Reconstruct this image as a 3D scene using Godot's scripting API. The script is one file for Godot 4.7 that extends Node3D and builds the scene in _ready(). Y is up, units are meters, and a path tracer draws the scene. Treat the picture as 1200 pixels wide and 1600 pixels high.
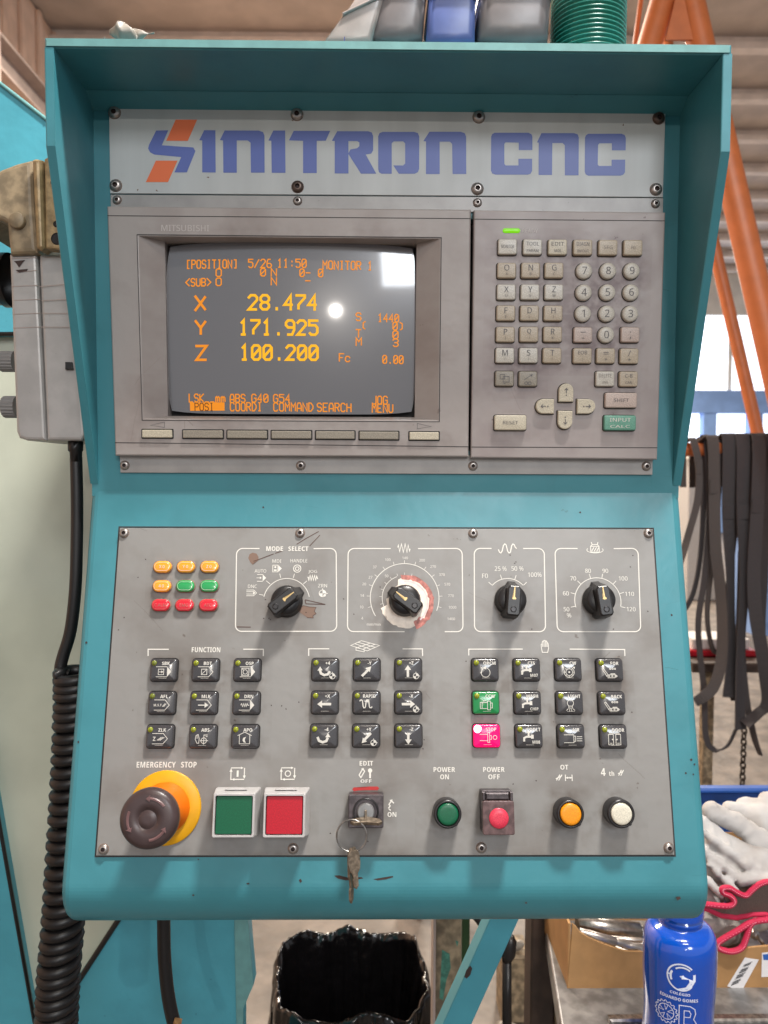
extends Node3D
# An industrial machine control console with its screen, keypad, dials and buttons, in a workshop. Units are metres.

const BASE := 1.08
const TOP := 1.70
const TILT := 0.24692
var taken := {}
var fonts := {}
var letters := {}
var M := {}
var frame_up: Transform3D
var frame_low: Transform3D
var console: Node3D
var rng := RandomNumberGenerator.new()


# ---------------------------------------------------------------- naming
func numbered(called: String) -> String:
	taken[called] = taken.get(called, -1) + 1
	return called if taken[called] == 0 else "%s_%03d" % [called, taken[called]]

func tag(o: Node, label: String, category: String, group := "") -> void:
	o.set_meta("label", label)
	o.set_meta("category", category)
	if group:
		o.set_meta("group", group)

func thing(called: String, label: String, category: String, at: Vector3, group := "") -> Node3D:
	var o := Node3D.new()
	o.name = numbered(called)
	add_child(o)
	o.position = at
	tag(o, label, category, group)
	return o

# commits [SurfaceTool, Material] pairs as one named mesh under a parent
func put(called: String, layers: Array, parent: Node3D, xf := Transform3D.IDENTITY, label := "") -> MeshInstance3D:
	var am: ArrayMesh
	for l in layers:
		var st: SurfaceTool = l[0]
		st.generate_normals()
		am = st.commit(am)
		am.surface_set_material(am.get_surface_count() - 1, l[1])
	return hang(called, am, parent, xf, label)

func hang(called: String, am: Mesh, parent: Node3D, xf := Transform3D.IDENTITY, label := "") -> MeshInstance3D:
	var o := MeshInstance3D.new()
	o.name = numbered(called) if parent == self else called
	o.mesh = am
	o.transform = xf
	parent.add_child(o, true)
	if label:
		o.set_meta("label", label)
	return o

# a part whose shape was made in world coordinates
func wput(called: String, layers: Array, parent: Node3D, label := "") -> MeshInstance3D:
	return put(called, layers, parent, Transform3D(Basis(), -parent.position), label)

func setting(called: String, layers: Array) -> MeshInstance3D:
	var o := put(called, layers, self)
	o.set_meta("kind", "structure")
	o.set_meta("label", called.replace("_", " ") + " of the workshop hall")
	return o


# ---------------------------------------------------------------- shapes
func mesh(group := -1) -> SurfaceTool:
	var st := SurfaceTool.new()
	st.begin(Mesh.PRIMITIVE_TRIANGLES)
	st.set_smooth_group(group)
	return st

func tri(st: SurfaceTool, a: Vector3, b: Vector3, c: Vector3) -> void:
	st.add_vertex(a); st.add_vertex(c); st.add_vertex(b)

func quad(st: SurfaceTool, a: Vector3, b: Vector3, c: Vector3, d: Vector3) -> void:
	tri(st, a, b, c)
	tri(st, a, c, d)

func P(s: String) -> PackedVector2Array:
	var out := PackedVector2Array()
	for w in s.split(" ", false):
		var n := w.split(",")
		out.append(Vector2(float(n[0]), float(n[1])) * 0.001)
	return out

func P3(s: String) -> PackedVector3Array:
	var out := PackedVector3Array()
	for w in s.split(" ", false):
		var n := w.split(",")
		out.append(Vector3(float(n[0]), float(n[1]), float(n[2])) * 0.001)
	return out

func ccw(p: PackedVector2Array) -> PackedVector2Array:
	var q := p.duplicate()
	if Geometry2D.is_polygon_clockwise(q):
		q.reverse()
	return q

func inset(p: PackedVector2Array, by: float) -> PackedVector2Array:
	var out := PackedVector2Array()
	var n := p.size()
	for i in n:
		var d0 := (p[i] - p[(i + n - 1) % n]).normalized()
		var d1 := (p[(i + 1) % n] - p[i]).normalized()
		var a := Vector2(-d0.y, d0.x)
		var b := Vector2(-d1.y, d1.x)
		var m := (a + b).normalized()
		out.append(p[i] + m * by / maxf(0.35, m.dot(a)))
	return out

func ring(p: PackedVector2Array, z: float) -> PackedVector3Array:
	var out := PackedVector3Array()
	for v in p:
		out.append(Vector3(v.x, v.y, z))
	return out

func loft(st: SurfaceTool, rings: Array, closed := true) -> void:
	for k in rings.size() - 1:
		var a: PackedVector3Array = rings[k]
		var b: PackedVector3Array = rings[k + 1]
		var n := a.size()
		for i in (n if closed else n - 1):
			var j := (i + 1) % n
			quad(st, a[i], a[j], b[j], b[i])

func cap(st: SurfaceTool, p: PackedVector2Array, z: float, up := true) -> void:
	var t := Geometry2D.triangulate_polygon(p)
	for i in range(0, t.size(), 3):
		var a := Vector3(p[t[i]].x, p[t[i]].y, z)
		var b := Vector3(p[t[i + 1]].x, p[t[i + 1]].y, z)
		var c := Vector3(p[t[i + 2]].x, p[t[i + 2]].y, z)
		if ((b - a).cross(c - a).z > 0) == up:
			tri(st, a, b, c)
		else:
			tri(st, a, c, b)

# an outline pushed along z, its upper edge rounded
func slab(st: SurfaceTool, outline: PackedVector2Array, z0: float, z1: float, bevel := 0.0, bottom := true) -> void:
	var p := ccw(outline)
	var rings := [ring(p, z0)]
	var last := p
	if bevel > 0.0:
		for k in 4:
			var a := k * PI / 6.0
			last = inset(p, bevel * (1.0 - cos(a)))
			rings.append(ring(last, z1 - bevel + bevel * sin(a)))
	else:
		rings.append(ring(p, z1))
	loft(st, rings)
	cap(st, last, z1)
	if bottom:
		cap(st, p, z0, false)

func rr(w: float, h: float, r: float, n := 4) -> PackedVector2Array:
	var out := PackedVector2Array()
	for q in 4:
		var c := Vector2((w / 2 - r) * (1 if q in [0, 3] else -1), (h / 2 - r) * (1 if q < 2 else -1))
		for k in n + 1:
			var a := (q + float(k) / n) * PI / 2
			out.append(c + Vector2(cos(a), sin(a)) * r)
	return out

func disc(r: float, n := 24, c := Vector2.ZERO) -> PackedVector2Array:
	return arc(c, r, 0.0, 360.0 - 360.0 / n, n - 1)

func arc(c: Vector2, r: float, a0: float, a1: float, n := 16) -> PackedVector2Array:
	var out := PackedVector2Array()
	for k in n + 1:
		var a := deg_to_rad(lerpf(a0, a1, float(k) / n))
		out.append(c + Vector2(cos(a), sin(a)) * r)
	return out

func shift(p: PackedVector2Array, by: Vector2, turn := 0.0) -> PackedVector2Array:
	var out := PackedVector2Array()
	for v in p:
		out.append(v.rotated(turn) + by)
	return out

# (radius, height) pairs turned about z
func lathe(st: SurfaceTool, profile: PackedVector2Array, n := 24, close_top := true, c := Vector2.ZERO) -> void:
	var rings := []
	for v in profile:
		rings.append(ring(disc(v.x, n, c), v.y))
	loft(st, rings)
	if close_top:
		var last := profile[profile.size() - 1]
		cap(st, disc(last.x, n, c), last.y)

func box(st: SurfaceTool, c: Vector3, s: Vector3, bevel := 0.0, turn := Basis.IDENTITY) -> void:
	var h := s / 2
	var b := minf(bevel, minf(h.x, minf(h.y, h.z)) * 0.9)
	var p := PackedVector2Array([Vector2(-h.x, -h.y), Vector2(h.x, -h.y), Vector2(h.x, h.y), Vector2(-h.x, h.y)])
	var rings := []
	if b > 0:
		var i := inset(p, b)
		rings = [ring(i, -h.z), ring(p, -h.z + b), ring(p, h.z - b), ring(i, h.z)]
	else:
		rings = [ring(p, -h.z), ring(p, h.z)]
	for r in rings.size():
		for k in 4:
			rings[r][k] = c + turn * rings[r][k]
	loft(st, rings)
	var t: PackedVector3Array = rings[rings.size() - 1]
	quad(st, t[0], t[1], t[2], t[3])
	var u: PackedVector3Array = rings[0]
	quad(st, u[0], u[3], u[2], u[1])

func sweep(st: SurfaceTool, path: PackedVector3Array, radii: Array, sides := 10, flat := 1.0, closed := false) -> void:
	var rings := []
	var n := path.size()
	var up := Vector3(0.31, 0.2, 0.93).normalized()
	for i in n:
		var d := (path[mini(i + 1, n - 1)] - path[maxi(i - 1, 0)])
		if closed:
			d = path[(i + 1) % n] - path[(i + n - 1) % n]
		d = d.normalized()
		if absf(d.dot(up)) > 0.95:
			up = Vector3(0.9, -0.3, 0.1)
		up = (up - d * up.dot(d)).normalized()
		var side := up.cross(d).normalized()
		var r: float = radii[mini(i, radii.size() - 1)]
		var o := PackedVector3Array()
		for k in sides:
			var a := TAU * k / sides
			o.append(path[i] + (up * cos(a) * flat - side * sin(a)) * r)
		rings.append(o)
	if closed:
		rings.append(rings[0])
	loft(st, rings)
	if not closed:
		for e in [0, n - 1]:
			var o: PackedVector3Array = rings[e]
			for k in range(1, sides - 1):
				if e == 0:
					tri(st, o[0], o[k + 1], o[k])
				else:
					tri(st, o[0], o[k], o[k + 1])

func spline(p: PackedVector3Array, step := 6) -> PackedVector3Array:
	var out := PackedVector3Array()
	for i in p.size() - 1:
		for k in step:
			out.append(p[i].cubic_interpolate(p[i + 1], p[maxi(i - 1, 0)], p[mini(i + 2, p.size() - 1)], float(k) / step))
	out.append(p[p.size() - 1])
	return out

# a cloth or webbing band that follows a path; wide is its half width direction
func band(st: SurfaceTool, path: PackedVector3Array, wides: PackedVector3Array, thick: float) -> void:
	var rings := []
	var n := path.size()
	for i in n:
		var d := (path[mini(i + 1, n - 1)] - path[maxi(i - 1, 0)]).normalized()
		var wide := wides[i]
		var w := (wide - d * wide.dot(d))
		if w.length() < 0.2 * wide.length():
			w = wide
		w = w.normalized() * wide.length()
		var u := w.cross(d).normalized() * thick / 2
		rings.append(PackedVector3Array([path[i] - w - u, path[i] - w + u, path[i] + w + u, path[i] + w - u]))
	loft(st, rings)
	for e in [0, n - 1]:
		var o: PackedVector3Array = rings[e]
		if e == 0:
			quad(st, o[0], o[3], o[2], o[1])
		else:
			quad(st, o[0], o[1], o[2], o[3])


# ---------------------------------------------------------------- print: strokes, fills and lettering laid on a flat (bulge 0) or domed face
func sit(x: float, y: float, z: float, bulge: float) -> Vector3:
	return Vector3(x, y, z - ((x * x + y * y) / (2 * bulge) if bulge > 0 else 0.0))

func stroke(st: SurfaceTool, p: PackedVector2Array, width: float, z: float, closed := false, bulge := 0.0) -> void:
	var n := p.size()
	var l := []
	for i in n:
		var d0 := p[i] - p[(i + n - 1) % n]
		var d1 := p[(i + 1) % n] - p[i]
		if not closed and i == 0:
			d0 = d1
		if not closed and i == n - 1:
			d1 = d0
		var a := Vector2(-d0.y, d0.x).normalized()
		var b := Vector2(-d1.y, d1.x).normalized()
		var m := (a + b).normalized() if (a + b).length() > 0.01 else a
		var r := m * width / 2 / maxf(0.4, m.dot(a))
		l.append([p[i] + r, p[i] - r])
	for i in (n if closed else n - 1):
		var j := (i + 1) % n
		var c := [l[i][1], l[j][1], l[j][0], l[i][0]]
		quad(st, sit(c[0].x, c[0].y, z, bulge), sit(c[1].x, c[1].y, z, bulge), sit(c[2].x, c[2].y, z, bulge), sit(c[3].x, c[3].y, z, bulge))

func fill(st: SurfaceTool, outline: PackedVector2Array, z: float, bulge := 0.0) -> void:
	var p := ccw(outline)
	var t := Geometry2D.triangulate_polygon(p)
	for i in range(0, t.size(), 3):
		var a := p[t[i]]
		var b := p[t[i + 1]]
		var c := p[t[i + 2]]
		if (b - a).cross(c - a) < 0:
			var s := b
			b = c
			c = s
		tri(st, sit(a.x, a.y, z, bulge), sit(b.x, b.y, z, bulge), sit(c.x, c.y, z, bulge))

# lettering whose inked box is h high (and w wide, if given), centred on c
func text(st: SurfaceTool, s: String, c: Vector2, h: float, z: float, w := 0.0, bold := false, bulge := 0.0, turn := 0.0) -> void:
	var key := s + ("*" if bold else "")
	if not letters.has(key):
		var tm := TextMesh.new()
		tm.text = s
		tm.font = fonts["bold" if bold else "plain"]
		tm.font_size = 48
		tm.pixel_size = 0.01
		tm.depth = 0.0
		tm.curve_step = 3.0
		var got := tm.get_mesh_arrays()
		letters[key] = [got[Mesh.ARRAY_VERTEX], got[Mesh.ARRAY_INDEX]]
	var v: PackedVector3Array = letters[key][0]
	var ix = letters[key][1]
	if v.is_empty():
		return
	var lo := Vector2(v[0].x, v[0].y)
	var hi := lo
	for q in v:
		lo = lo.min(Vector2(q.x, q.y))
		hi = hi.max(Vector2(q.x, q.y))
	var sy := h / maxf(hi.y - lo.y, 0.0001)
	var sx := w / maxf(hi.x - lo.x, 0.0001) if w > 0 else sy
	var mid := (lo + hi) / 2
	var count: int = ix.size() if ix != null and ix.size() else v.size()
	for k in range(0, count, 3):
		var t := []
		for e in 3:
			var q: Vector3 = v[ix[k + e]] if ix != null and ix.size() else v[k + e]
			var g := Vector2((q.x - mid.x) * sx, (q.y - mid.y) * sy).rotated(turn) + c
			t.append(sit(g.x, g.y, z, bulge))
		if (t[1] - t[0]).cross(t[2] - t[0]).z > 0:
			tri(st, t[0], t[1], t[2])
		else:
			tri(st, t[0], t[2], t[1])

# small pictograms: p = open line, l = closed line, f = filled shape, c = circle or arc, d = disc, t = text; ten units are one scale
func pictogram(st: SurfaceTool, spec: String, at: Vector2, scale: float, width: float, z: float, bulge := 0.0) -> void:
	var zz := z
	for item in spec.split(";", false):
		var w := item.strip_edges().split(" ", false)
		zz += 0.000012
		if w[0] == "t":
			text(st, w[4], at + Vector2(float(w[1]), float(w[2])) * scale, float(w[3]) * scale, zz, 0.0, true, bulge)
			continue
		var n := []
		for k in range(1, w.size()):
			n.append(float(w[k]))
		if w[0] == "c":
			var full: bool = n.size() < 5
			stroke(st, arc(at + Vector2(n[0], n[1]) * scale, n[2] * scale, 0.0 if full else n[3], 340.0 if full else n[4], 17), width, zz, full, bulge)
		elif w[0] == "k":
			var kp := PackedVector2Array()
			for k in range(1, n.size(), 2):
				kp.append(at + Vector2(n[k], n[k + 1]) * scale)
			stroke(st, kp, n[0] * scale, zz, false, bulge)
		elif w[0] == "d":
			fill(st, disc(n[2] * scale, 14, at + Vector2(n[0], n[1]) * scale), zz, bulge)
		else:
			var p := PackedVector2Array()
			for k in range(0, n.size(), 2):
				p.append(at + Vector2(n[k], n[k + 1]) * scale)
			if w[0] == "f":
				fill(st, p, zz, bulge)
			else:
				stroke(st, p, width, zz, w[0] == "l", bulge)

# the screen's own plotted letters, on a grid 4 wide and 6 high
const PLOT := {
	"A": "00 04 16 36 44 40;02 42", "B": "00 06 36 45 44 33 03;33 42 41 30 00", "C": "45 36 16 05 01 10 30 41", "D": "00 06 26 44 42 20 00", "E": "46 06 00 40;03 33",
	"F": "46 06 00;03 33", "G": "45 36 16 05 01 10 30 41 43 23", "H": "00 06;40 46;03 43", "I": "10 30;16 36;20 26", "J": "46 41 30 10 01", "K": "00 06;46 03 40", "L": "06 00 40",
	"M": "00 06 23 46 40", "N": "00 06 40 46", "O": "10 30 41 45 36 16 05 01 10", "P": "00 06 36 45 44 33 03", "R": "00 06 36 45 44 33 03;23 40", "S": "45 36 16 05 04 13 33 42 41 30 10 01",
	"T": "06 46;20 26", "U": "06 01 10 30 41 46", "X": "00 46;06 40", "Y": "06 23 46;23 20", "Z": "06 46 00 40", "0": "10 30 41 45 36 16 05 01 10;01 45", "1": "15 26 20;10 30",
	"2": "05 16 36 45 44 00 40", "3": "05 16 36 45 44 33 13;33 42 41 30 10 01", "4": "30 36 02 42", "5": "46 06 04 34 43 41 30 10 01", "6": "36 16 04 01 10 30 41 42 33 03",
	"7": "06 46 45 12 10", "8": "13 04 05 16 36 45 44 33 13 02 01 10 30 41 42 33", "9": "10 30 42 45 36 16 05 04 13 43", "[": "36 16 10 30", "]": "16 36 30 10", "/": "00 46", ":": "21 22;24 25",
	"-": "03 43", "<": "46 03 40", ">": "06 43 00", "(": "36 15 11 30", ")": "16 35 31 10", ".": "20 21", "m": "00 04;03 14 23 20;23 34 43 40", "c": "43 34 14 03 01 10 30 41", "_": "00 40",
}

func plot(st: SurfaceTool, s: String, left: Vector2, pitch: float, h: float, width: float, bulge: float) -> void:
	var u := Vector2(pitch * 0.7 / 4, h / 6)
	for i in s.length():
		if not PLOT.has(s[i]):
			continue
		var zz := 0.0003
		for line in PLOT[s[i]].split(";"):
			var p := PackedVector2Array()
			for w in line.split(" ", false):
				p.append(left + Vector2(i * pitch, -h / 2) + Vector2(float(w[0]), float(w[1])) * u)
			if p.size() > 2 and p[0] == p[p.size() - 1]:
				p.remove_at(p.size() - 1)
				stroke(st, p, width, zz, true, bulge)
			else:
				var e0 := (p[0] - p[1]).normalized() * width * 0.4
				p[0] += e0
				stroke(st, p, width, zz, false, bulge)
			zz += 0.00002


# ---------------------------------------------------------------- materials
func mottle(seed_: int, freq: float, lo: float, hi: float, octaves := 4, size := 512, specks := 0.0) -> ImageTexture:
	var f := FastNoiseLite.new()
	f.seed = seed_
	f.frequency = freq
	f.fractal_octaves = octaves
	var im := f.get_seamless_image(size, size)
	im.convert(Image.FORMAT_L8)
	var d := im.get_data()
	var e := PackedByteArray()
	if specks > 0.0:
		var g := FastNoiseLite.new()
		g.seed = seed_ + 77
		g.frequency = 0.09
		var i2 := g.get_seamless_image(size, size)
		i2.convert(Image.FORMAT_L8)
		e = i2.get_data()
	for k in d.size():
		var t := smoothstep(0.15, 0.85, d[k] / 255.0)
		var v := lerpf(lo, hi, t)
		if specks > 0.0 and e[k] > 232:
			v *= 1.0 - specks * minf(1.0, (e[k] - 232) / 8.0)
		d[k] = int(clampf(v, 0.0, 1.0) * 255)
	return ImageTexture.create_from_image(Image.create_from_data(size, size, false, Image.FORMAT_L8, d))

# a sheet of use and dirt: soft clouds, grime that gathers round [centre, half size, reach, strength] fittings, rubbed streaks; half a metre a side
func grimy(seed_: int, fittings: Array, tone: Color, rub: float) -> ImageTexture:
	var n := 1024
	var f := FastNoiseLite.new()
	f.seed = seed_
	f.frequency = 0.006
	f.fractal_octaves = 5
	var im := f.get_seamless_image(n, n)
	im.convert(Image.FORMAT_L8)
	var cloud := im.get_data()
	f.frequency = 0.035
	var i2 := f.get_seamless_image(n, n)
	i2.convert(Image.FORMAT_L8)
	var fine := i2.get_data()
	var load_ := PackedFloat32Array()
	load_.resize(n * n)
	for k in n * n:
		load_[k] = maxf(0.0, (cloud[k] - 120) / 255.0) * 0.55 + (0.5 if fine[k] > 236 else 0.0)
	for q in fittings:
		var c: Vector2 = q[0]
		var h: Vector2 = q[1]
		var reach: float = q[2]
		var e := h + Vector2.ONE * reach * 3.0
		for row in range(int((-c.y - e.y) * 2 * n), int((-c.y + e.y) * 2 * n)):
			for col in range(int((c.x - e.x) * 2 * n), int((c.x + e.x) * 2 * n)):
				var p := Vector2(col / (2.0 * n), -row / (2.0 * n)) - c
				var d := Vector2(maxf(0, absf(p.x) - h.x), maxf(0, absf(p.y) - h.y)).length()
				var at := posmod(col, n) + n * posmod(row, n)
				var drip: float = 1.0 + (0.6 if p.y < 0 else 0.0)
				load_[at] += q[3] * exp(-d / (reach * drip)) * smoothstep(0.25, 0.8, fine[at] / 255.0 * 0.5 + cloud[(at * 7 + 991) % (n * n)] / 255.0 * 0.1 + cloud[at] / 255.0 * 0.45)
	var g := RandomNumberGenerator.new()
	g.seed = seed_
	for k in 90:
		var at := Vector2(g.randf(), g.randf()) * n
		var d := Vector2.from_angle(g.randf() * TAU) * (1.0 if k % 3 else 0.5)
		var v := g.randf_range(-0.22, 0.30) * rub
		for s in int(g.randf_range(12, 70)):
			at += d
			d = d.rotated(g.randf_range(-0.03, 0.03))
			load_[posmod(int(at.x), n) + n * posmod(int(at.y), n)] += v
	var out := PackedByteArray()
	out.resize(n * n * 3)
	for k in n * n:
		var t := clampf(load_[k], -0.12, 1.0)
		out[k * 3] = int(clampf(lerpf(1.0, tone.r, t), 0, 1) * 238)
		out[k * 3 + 1] = int(clampf(lerpf(1.0, tone.g, t), 0, 1) * 238)
		out[k * 3 + 2] = int(clampf(lerpf(1.0, tone.b, t), 0, 1) * 238)
	return ImageTexture.create_from_image(Image.create_from_data(n, n, false, Image.FORMAT_RGB8, out))

func wear_in(m: StandardMaterial3D, t: ImageTexture) -> void:
	m.albedo_texture = t
	m.uv1_triplanar = true
	m.uv1_scale = Vector3.ONE * 2.0

# vertical streaks and wipe marks
func streaks(seed_: int, lo: float, hi: float) -> ImageTexture:
	var f := FastNoiseLite.new()
	f.seed = seed_
	f.frequency = 0.02
	var im := f.get_seamless_image(512, 32)
	im.convert(Image.FORMAT_L8)
	im.resize(512, 512, Image.INTERPOLATE_CUBIC)
	var d := im.get_data()
	for k in d.size():
		d[k] = int(clampf(lerpf(lo, hi, d[k] / 255.0), 0, 1) * 255)
	return ImageTexture.create_from_image(Image.create_from_data(512, 512, false, Image.FORMAT_L8, d))

func bumps(seed_: int, freq: float, strength: float) -> ImageTexture:
	var f := FastNoiseLite.new()
	f.seed = seed_
	f.frequency = freq
	f.fractal_octaves = 3
	var im := f.get_seamless_image(512, 512)
	im.convert(Image.FORMAT_RGBA8)
	im.bump_map_to_normal_map(strength)
	return ImageTexture.create_from_image(im)

func mat(called: String, color: Color, rough: float, metal := 0.0, tex: Texture2D = null, per_metre := 4.0, normal: Texture2D = null, nscale := 0.3, rtex: Texture2D = null) -> StandardMaterial3D:
	var m := StandardMaterial3D.new()
	m.resource_name = called
	m.albedo_color = color
	m.roughness = rough
	m.metallic = metal
	if tex or normal or rtex:
		m.uv1_triplanar = true
		m.uv1_scale = Vector3.ONE * per_metre
	if tex:
		m.albedo_texture = tex
	if rtex:
		m.roughness_texture = rtex
	if normal:
		m.normal_enabled = true
		m.normal_texture = normal
		m.normal_scale = nscale
	M[called] = m
	return m

func glow(called: String, color: Color, light: Color, energy: float, rough := 0.3) -> void:
	var m := mat(called, color, rough)
	m.emission_enabled = true
	m.emission = light
	m.emission_energy_multiplier = energy

func coat(called: String, amount: float, rough: float) -> void:
	M[called].clearcoat_enabled = true
	M[called].clearcoat = amount
	M[called].clearcoat_roughness = rough

func make_materials() -> void:
	var smudge := mottle(3, 0.010, 0.93, 1.0, 5, 512, 0.2)
	var fine := mottle(9, 0.05, 0.86, 1.0, 4)
	var dirt := mottle(17, 0.013, 0.76, 1.0, 5)
	var wipe := streaks(5, 0.93, 1.0)
	var rough_map := mottle(23, 0.012, 0.86, 1.0, 4)
	var orange_peel := bumps(31, 0.06, 3.0)
	var coarse := bumps(41, 0.02, 6.0)
	var crinkle := bumps(51, 0.012, 14.0)
	mat("teal", Color(0.262, 0.552, 0.600), 0.40, 0.0, smudge, 3.1, orange_peel, 0.04, rough_map)
	M.teal.albedo_texture = grimy(91, [], Color(0.70, 0.74, 0.73), 0.9)
	M.teal.uv1_scale = Vector3.ONE * 2.0
	mat("teal_edge", Color(0.42, 0.63, 0.63), 0.5, 0.0, smudge, 9.0)
	mat("plate", Color(0.565, 0.56, 0.55), 0.43, 0.0, smudge, 4.3, orange_peel, 0.05, rough_map)
	mat("nameplate", Color(0.775, 0.79, 0.785), 0.42, 0.0, wipe, 3.0, null, 0.3, rough_map)
	mat("trim_plate", Color(0.63, 0.62, 0.61), 0.4, 0.2, smudge, 5.0)
	mat("bezel", Color(0.67, 0.64, 0.625), 0.42, 0.0, smudge, 5.3, orange_peel, 0.06, rough_map)
	mat("keypad_shell", Color(0.665, 0.63, 0.62), 0.42, 0.0, mottle(63, 0.010, 0.86, 1.0, 5), 5.3, orange_peel, 0.06, rough_map)
	mat("groove", Color(0.16, 0.15, 0.15), 0.6)
	mat("dark_gap", Color(0.07, 0.06, 0.065), 0.6)
	mat("legend", Color(0.36, 0.35, 0.36), 0.6)
	mat("legend_faint", Color(0.52, 0.49, 0.46), 0.6)
	mat("key_cream", Color(0.80, 0.765, 0.68), 0.36, 0.0, fine, 30.0)
	mat("key_tan", Color(0.735, 0.68, 0.595), 0.36, 0.0, fine, 30.0)
	mat("key_pale", Color(0.80, 0.78, 0.735), 0.33, 0.0, fine, 30.0)
	mat("key_grey", Color(0.60, 0.57, 0.515), 0.36, 0.0, fine, 30.0)
	mat("key_pink", Color(0.76, 0.69, 0.65), 0.36, 0.0, fine, 30.0)
	mat("key_green", Color(0.40, 0.62, 0.54), 0.36, 0.0, fine, 30.0)
	mat("white_print", Color(0.86, 0.85, 0.82), 0.5)
	mat("worn_print", Color(0.80, 0.79, 0.76), 0.5)
	mat("logo_blue", Color(0.355, 0.425, 0.70), 0.4)
	mat("logo_orange", Color(0.93, 0.45, 0.25), 0.4)
	mat("pale_print", Color(0.84, 0.825, 0.80), 0.5)
	mat("screen_glass", Color(0.44, 0.44, 0.455), 0.26)
	coat("screen_glass", 1.0, 0.06)
	glow("screen_amber", Color(0.5, 0.2, 0.0), Color(1.0, 0.62, 0.10), 0.85, 0.6)
	glow("screen_yellow", Color(0.5, 0.3, 0.0), Color(1.0, 0.745, 0.03), 1.0, 0.6)
	mat("screen_dark", Color(0.45, 0.25, 0.08), 0.5)
	mat("cap_dark", Color(0.26, 0.255, 0.265), 0.2, 0.0, fine, 40.0)
	coat("cap_dark", 0.6, 0.12)
	mat("cap_green", Color(0.10, 0.50, 0.27), 0.2)
	coat("cap_green", 0.6, 0.12)
	glow("cap_lit", Color(0.85, 0.02, 0.35), Color(1.0, 0.0, 0.40), 0.75, 0.2)
	glow("lamp_lit", Color(1, 0.9, 0.95), Color(1.0, 0.75, 0.85), 4.0)
	glow("ready_green", Color(0.3, 0.5, 0.05), Color(0.55, 0.95, 0.0), 0.75)
	mat("lamp_olive", Color(0.52, 0.55, 0.14), 0.2)
	mat("lamp_olive_dark", Color(0.42, 0.45, 0.16), 0.2)
	mat("lens_amber", Color(0.93, 0.62, 0.17), 0.2)
	mat("lens_green", Color(0.16, 0.60, 0.33), 0.2)
	mat("lens_red", Color(0.83, 0.12, 0.20), 0.2)
	for l in ["lens_amber", "lens_green", "lens_red"]:
		coat(l, 0.7, 0.08)
	mat("button_green", Color(0.0, 0.37, 0.24), 0.35, 0.0, fine, 30.0)
	mat("button_red", Color(0.74, 0.05, 0.15), 0.35, 0.0, fine, 30.0)
	mat("button_orange", Color(0.96, 0.60, 0.06), 0.35, 0.0, fine, 30.0)
	mat("button_white", Color(0.87, 0.85, 0.78), 0.35, 0.0, fine, 30.0)
	mat("button_cherry", Color(0.86, 0.22, 0.32), 0.35, 0.0, fine, 30.0)
	mat("grey_plastic", Color(0.73, 0.72, 0.715), 0.4, 0.0, smudge, 9.0)
	mat("stop_yellow", Color(0.86, 0.63, 0.015), 0.4, 0.0, smudge, 9.0)
	mat("stop_orange", Color(0.88, 0.43, 0.05), 0.4)
	mat("stop_brown", Color(0.265, 0.21, 0.21), 0.34, 0.0, smudge, 16.0)
	mat("stop_mark", Color(0.42, 0.31, 0.31), 0.4)
	mat("knob_black", Color(0.135, 0.13, 0.135), 0.36, 0.0, fine, 30.0, orange_peel, 0.06)
	mat("pointer_gold", Color(0.78, 0.67, 0.46), 0.35, 0.4)
	mat("ring_dark", Color(0.21, 0.205, 0.21), 0.3, 0.5)
	mat("switch_metal", Color(0.36, 0.33, 0.34), 0.4, 0.5, dirt, 20.0)
	mat("smoke_cover", Color(0.42, 0.33, 0.33), 0.25, 0.0, dirt, 20.0)
	mat("steel", Color(0.72, 0.70, 0.68), 0.3, 0.95, dirt, 18.0)
	mat("screw_steel", Color(0.66, 0.63, 0.61), 0.34, 0.85)
	mat("screw_dark", Color(0.38, 0.32, 0.29), 0.38, 0.7)
	mat("brass_key", Color(0.60, 0.54, 0.47), 0.4, 0.7, dirt, 30.0)
	mat("paint_chip", Color(0.48, 0.39, 0.34), 0.7)
	mat("chip_dark", Color(0.22, 0.16, 0.15), 0.7)
	mat("chip_line", Color(0.30, 0.20, 0.17), 0.7)
	mat("red_marker", Color(0.68, 0.16, 0.16), 0.5)
	mat("worn_red", Color(0.78, 0.49, 0.45), 0.5, 0.0, dirt, 30.0)
	mat("worn_white", Color(0.95, 0.90, 0.84), 0.4, 0.0, smudge, 30.0)
	mat("worn_pink", Color(0.86, 0.78, 0.78), 0.4, 0.0, smudge, 30.0)
	mat("handset_silver", Color(0.70, 0.69, 0.68), 0.38, 0.25, smudge, 6.0)
	mat("handset_beige", Color(0.62, 0.55, 0.44), 0.5, 0.0, dirt, 10.0)
	mat("bracket_beige", Color(0.70, 0.60, 0.44), 0.4, 0.2, dirt, 14.0)
	mat("rubber", Color(0.10, 0.095, 0.10), 0.42, 0.0, fine, 20.0)
	mat("knob_grey", Color(0.50, 0.50, 0.50), 0.45)
	mat("machine_teal", Color(0.30, 0.63, 0.70), 0.4, 0.0, smudge, 1.7, orange_peel, 0.08)
	mat("machine_glass", Color(0.78, 0.80, 0.73), 0.16, 0.0, smudge, 1.1)
	coat("machine_glass", 0.7, 0.08)
	mat("orange_paint", Color(0.76, 0.42, 0.23), 0.45, 0.0, smudge, 2.2)
	mat("webbing", Color(0.245, 0.23, 0.24), 0.85, 0.0, fine, 12.0)
	mat("webbing_brown", Color(0.31, 0.285, 0.28), 0.85, 0.0, fine, 12.0)
	mat("chain_steel", Color(0.25, 0.22, 0.20), 0.4, 0.7)
	mat("roof", Color(0.78, 0.735, 0.705), 0.8, 0.0, smudge, 0.35)
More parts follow.
